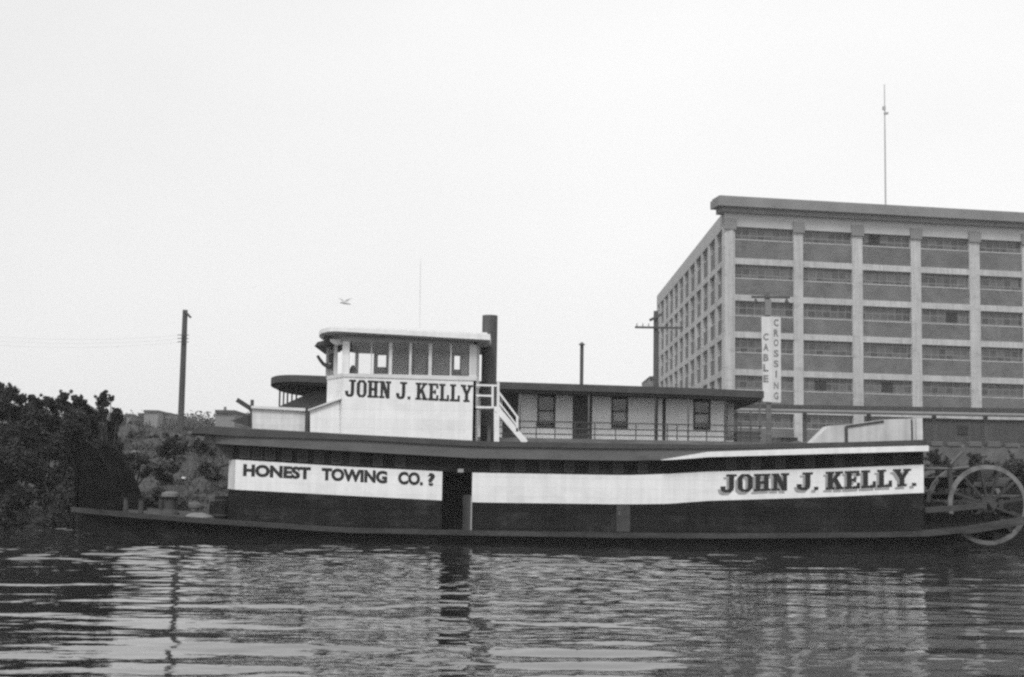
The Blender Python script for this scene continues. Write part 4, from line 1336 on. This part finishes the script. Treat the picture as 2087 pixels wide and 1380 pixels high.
def bush(name, label, cat, Y, clusters, m='leaf', group=None, dens=1.0, size=.075):
    bx_ = sum(c[0] for c in clusters) / len(clusters)
    x = P(bx_, 980, Y).x
    z = max(ground_z(x, Y), 0)
    o = thing(name, (x, Y, z), label, cat, group)
    v, f = [], []
    wood = MB()
    wood.tube([(x, Y, z - .4), (x + .05, Y, z + .5)], [.10, .07], 7)
    for px, py, r in clusters:
        yy = Y + rnd.uniform(-.8, .8)
        c = P(px, py, yy); rr = r / F * yy
        for k in range(3):       # each clump breaks up into smaller sprays
            cc = c + Vector((rnd.uniform(-1, 1), rnd.uniform(-1, 1), rnd.uniform(-1, 1))) * rr * .45
            leaves(v, f, cc, rr * rnd.uniform(.5, .8), int(dens * 620 * max(.25, (rr / .5) ** 2)) + 20, size)
        for k in range(5):
            e = c + Vector((rnd.uniform(-1, 1), rnd.uniform(-1, 1), rnd.uniform(-.3, 1.35))) * rr
            wood.tube([c, c.lerp(e, .5) + Vector((.03, 0, .04)), e], [.014, .010, .005], 4)
            leaves(v, f, e, rr * .22, int(18 * dens), size)
        wood.tube([(x + .05, Y, z + .4), ((x + c.x) / 2 + rnd.uniform(-.1, .1), (Y + yy) / 2, (z + c.z) / 2 + .25), c], [.05, .035, .015], 5)
    wood.build('branches', 'bark', o)
    mesh_np('foliage', v, f, m, o)
    return o


G = 'bushes along the left bank'
bush('bush', 'tall dark bush at the left edge of the photo, tallest of the bank bushes', 'bush', 58.5, [(-30, 796, 26), (2, 796, 16), (20, 806, 18), (42, 818, 15), (-10, 830, 34), (22, 838, 28), (48, 850, 24), (-25, 890, 45), (20, 895, 42), (55, 900, 30)], 'leaf', G)
bush('bush', 'dark bush with two rounded tops, right of the tallest bank bush', 'bush', 58, [(66, 815, 11), (74, 828, 15), (93, 820, 14), (108, 828, 15), (80, 860, 30), (112, 866, 28), (85, 910, 38), (118, 915, 32)], 'leaf', G)
bush('bush', 'dark bush with a pointed crown, in the middle of the bank bushes', 'bush', 58.3, [(131, 806, 9), (130, 820, 17), (146, 830, 17), (163, 823, 13), (178, 836, 14), (145, 862, 32), (175, 868, 26), (160, 915, 38)], 'leaf', G)
bush('sapling', 'thin sapling with a ragged sprig top, rightmost on the left bank', 'sapling', 58, [(211, 803, 6), (206, 818, 10), (216, 822, 9), (226, 812, 5), (209, 838, 11), (238, 843, 11), (240, 852, 10), (228, 868, 14), (198, 850, 16), (190, 872, 24), (218, 888, 24), (205, 920, 32), (236, 905, 16)], 'leaf', None, 1.0)
bush('bush', 'low bush leaning over the water below the tallest bank bush', 'bush', 57.6, [(-10, 950, 48), (35, 958, 44), (-5, 1010, 45), (40, 1020, 40), (20, 1050, 30)], 'leaf', G)
bush('bush', 'low paler bush hanging over the water left of the push knees', 'bush', 57.4, [(85, 965, 36), (125, 970, 34), (90, 1015, 38), (135, 1020, 34), (110, 1050, 24)], 'leaf2', G, .8)
bush('bush', 'low dark bush behind the push knees', 'bush', 58.2, [(180, 965, 34), (215, 960, 30), (190, 1010, 36), (235, 1005, 30), (265, 1015, 24)], 'leaf', G)
bush('bush', 'small rounded shrub on the bank slope below the lone pole', 'bush', 68, [(330, 918, 15), (350, 908, 16), (368, 914, 15), (344, 930, 14)], 'leaf', G)
bush('bush', 'small flat shrub on the bank slope under the roof overhang', 'bush', 69, [(395, 918, 13), (415, 912, 12), (430, 922, 11), (402, 905, 9)], 'leaf', G)
bush('bush', 'scraggly grey bush between the sapling and the capstan', 'bush', 63, [(262, 935, 16), (285, 945, 18), (250, 955, 16), (300, 962, 14)], 'leaf2', G, .45)
for i_, (lab, Yb, cl) in enumerate((
    ('dark low brush at the water edge behind the capstan', 61.0, [(320, 1010, 18), (345, 1022, 16), (300, 1030, 18), (372, 1030, 13)]),
    ('dark scrubby bush on the slope straight above the capstan', 64.5, [(325, 965, 15), (352, 958, 13), (338, 978, 14)]),
    ('dark scrubby bush on the slope beside the white front corner of the house', 65.0, [(420, 955, 15), (444, 962, 14), (432, 975, 15)]),
    ('loose dark brush on the bank crest between the sapling and the lone pole', 72.0, [(268, 893, 12), (290, 900, 13), (312, 896, 11), (280, 908, 12)]))):
    bush('bush', lab, 'bush', Yb, cl, 'leaf', G, .5)
G2 = 'brush behind the stern'
bush('bush', 'dark brush just right of the white band, behind the stern', 'bush', 66, [(1900, 935, 16), (1920, 950, 22), (1905, 985, 26), (1935, 975, 20), (1915, 1020, 28)], 'leaf', G2, .8)
bush('bush', 'dark brush seen above and through the paddle wheel', 'bush', 66, [(1985, 940, 16), (2005, 958, 24), (1975, 985, 28), (2020, 1000, 34), (1990, 1035, 30), (2050, 1030, 28)], 'leaf', G2, .8)
bush('bush', 'paler brush at the right edge behind the paddle wheel', 'bush', 67, [(2055, 950, 18), (2075, 945, 18), (2070, 985, 30), (2100, 975, 36), (2095, 1020, 34)], 'leaf2', G2, .6)

# weeds over the bank (one mass)
v, f = [], []
n = 0
while n < 15000:
    if rnd.random() < .6: x, s = rnd.uniform(-22, -6), rnd.uniform(-.1, 1) ** 1
    else: x, s = rnd.uniform(13.5, 30), rnd.random()
    y = shore(x) + .15 + max(s, 0) * (17 if x < 0 else 10.3)
    if math.sin(1.3 * x + .8 * math.sin(y)) + math.sin(1.7 * y + x) + rnd.uniform(-1.2, 1.2) < -.5: continue
    z = ground_z(x, y)
    h = rnd.uniform(.06, .28); a = rnd.uniform(0, 6.3); w_ = rnd.uniform(.02, .05)
    dx, dy = math.cos(a) * w_, math.sin(a) * w_
    lx, ly = rnd.uniform(-.2, .2), rnd.uniform(-.2, .2)
    o = 3 * n
    v.append(np.array([(x - dx, y - dy, z - .05), (x + dx, y + dy, z - .05), (x + lx, y + ly, z + h)])); f.append(np.array([(o, o + 1, o + 2)])); n += 1
def tri_of_quads(q4):
    return np.concatenate([q4[:, [0, 1, 2]], q4[:, [0, 2, 3]]])
lv, lf = [], []
for k in range(420):
    if rnd.random() < .62: x, sp_ = rnd.uniform(-24, -7), 17
    else: x, sp_ = rnd.uniform(13.5, 30), 10
    y = shore(x) + .2 + sp_ * rnd.random()
    r_ = rnd.uniform(.12, .55) ** 1.0
    leaves(lv, lf, (x, y, ground_z(x, y) + r_ * .3), r_, int(30 + 170 * r_), .07, (1.4, 1, .7))
base = 3 * n
v += lv
f += [tri_of_quads(q4 + base) for q4 in lf]
tag(mesh_np('weeds', v, f, 'weed'), 'rough weeds covering the river banks', 'weeds', kind='stuff')
# far wood on the hills (one mass)
v, f = [], []
for k in range(300):
    y = rnd.choice((rnd.uniform(285, 320), rnd.uniform(560, 640)))
    x = rnd.uniform(-.36 * y, -.10 * y)
    z = ground_z(x, y)
    r_ = rnd.uniform(1.5, 3.6) * (1 if y < 400 else 1.6)
    leaves(v, f, (x, y, z + r_ * .3), r_, 190, .42 if y < 400 else .8, (1.3, 1, .75))
tag(mesh_np('far_wood', v, f, 'leaf2'), 'hazy far woods along the hill crest', 'woods', kind='stuff')

# stones on the left bank
def stone(px, py, Y, r, m, label):
    Y = 60.0
    while Y < 90 and P(px, py + 2, Y).z > ground_z(P(px, py + 2, Y).x, Y): Y += .1
    c = P(px, py, Y)
    z = ground_z(c.x, Y)
    mb = MB(); n, k = 10, 6; vs_, fs = [], []
    for j in range(k + 1):
        t = math.pi * j / k
        for i in range(n):
            a = 2 * math.pi * i / n; q = r * rnd.uniform(.82, 1.12)
            vs_.append((c.x + q * math.sin(t) * math.cos(a), Y + q * math.sin(t) * math.sin(a), z + .1 * r + .45 * q * math.cos(t)))
    for j in range(k):
        for i in range(n): fs.append((j * n + i, j * n + (i + 1) % n, (j + 1) * n + (i + 1) % n, (j + 1) * n + i))
    tag(mb.add(vs_, fs).build('stone', m, smooth=True), label, 'stone', 'stones on the left bank')
for args in ((375, 975, 62.2, .17, 'palestone', 'small bright stone on the bank above the capstan'), (275, 924, 70, .30, 'stone', 'long pale stone on the bank crest right of the sapling'), (356, 891, 73.2, .4, 'stone', 'grey stone at the foot of the lone pole'),
             (391, 884, 73.6, .28, 'stone', 'low grey stone just right of the foot of the lone pole'), (392, 1035, 60.6, .5, 'stone', 'grey stone at the water edge behind the tarpaulin')):
    stone(*args)

# gull above the pilothouse
gc = P(703, 616, 60)
g = MB()
for sgn in (-1, 1):
    g.add([(gc.x - .10, 60, gc.z - .02), (gc.x + .06, 60, gc.z - .03), (gc.x + sgn * .17, 60 + .05, gc.z + .10), (gc.x + sgn * .10 - .02, 60 + .02, gc.z + .12), (gc.x + sgn * .30, 60.1, gc.z + .20), (gc.x - .02, 60, gc.z + .02)],
          [(0, 1, 2, 3), (3, 2, 4), (0, 3, 5), (1, 5, 2)])
g.tube([(gc.x - .20, 60, gc.z - .03), (gc.x - .13, 60, gc.z - .01), (gc.x, 60, gc.z - .03), (gc.x + .14, 60, gc.z - .06), (gc.x + .24, 60, gc.z - .08)], [.015, .04, .055, .03, .02], 8)
tag(g.build('gull', 'gull'), 'small pale gull flying above the pilothouse roof', 'gull')

# dark backdrop added beyond the stern so the wheel's inside looks dark
bg_ = thing('backdrop', (18, 60, 0), 'low dark backdrop added behind the paddle wheel to darken its inside', 'backdrop')
MB().prism_z([(13.2, 57.5), (24, 57.5), (24.6, 58.2), (24.6, 62.5), (13.2, 62.5)], -.4, .95).build('hull', 'blackwall', bg_)  # hull and rail only give the added backdrop its shape
MB().box((13.3, 57.4, .80), (24.4, 57.52, .98)).build('rub_rail', 'timber', bg_)
MB().box((14.2, 58.3, .952), (22.5, 61.8, 2.0)).build('backdrop_box', 'blackwall', bg_)

# ------------------------------------------------------------------ the air
hz_ = MB().box((-350, -70, -2.0), (350, 800, 62))
hm = bpy.data.materials.new('thin_haze'); hm.use_nodes = True
hn = hm.node_tree.nodes; hn.remove(hn['Principled BSDF'])
pv = hn.new('ShaderNodeVolumePrincipled')
pv.inputs['Color'].default_value = (.95, .95, .95, 1)
pv.inputs['Density'].default_value = 0.0004
pv.inputs['Anisotropy'].default_value = 0.2
hm.node_tree.links.new(pv.outputs[0], hn['Material Output'].inputs['Volume'])
tag(hz_.build('haze', hm), kind='stuff')
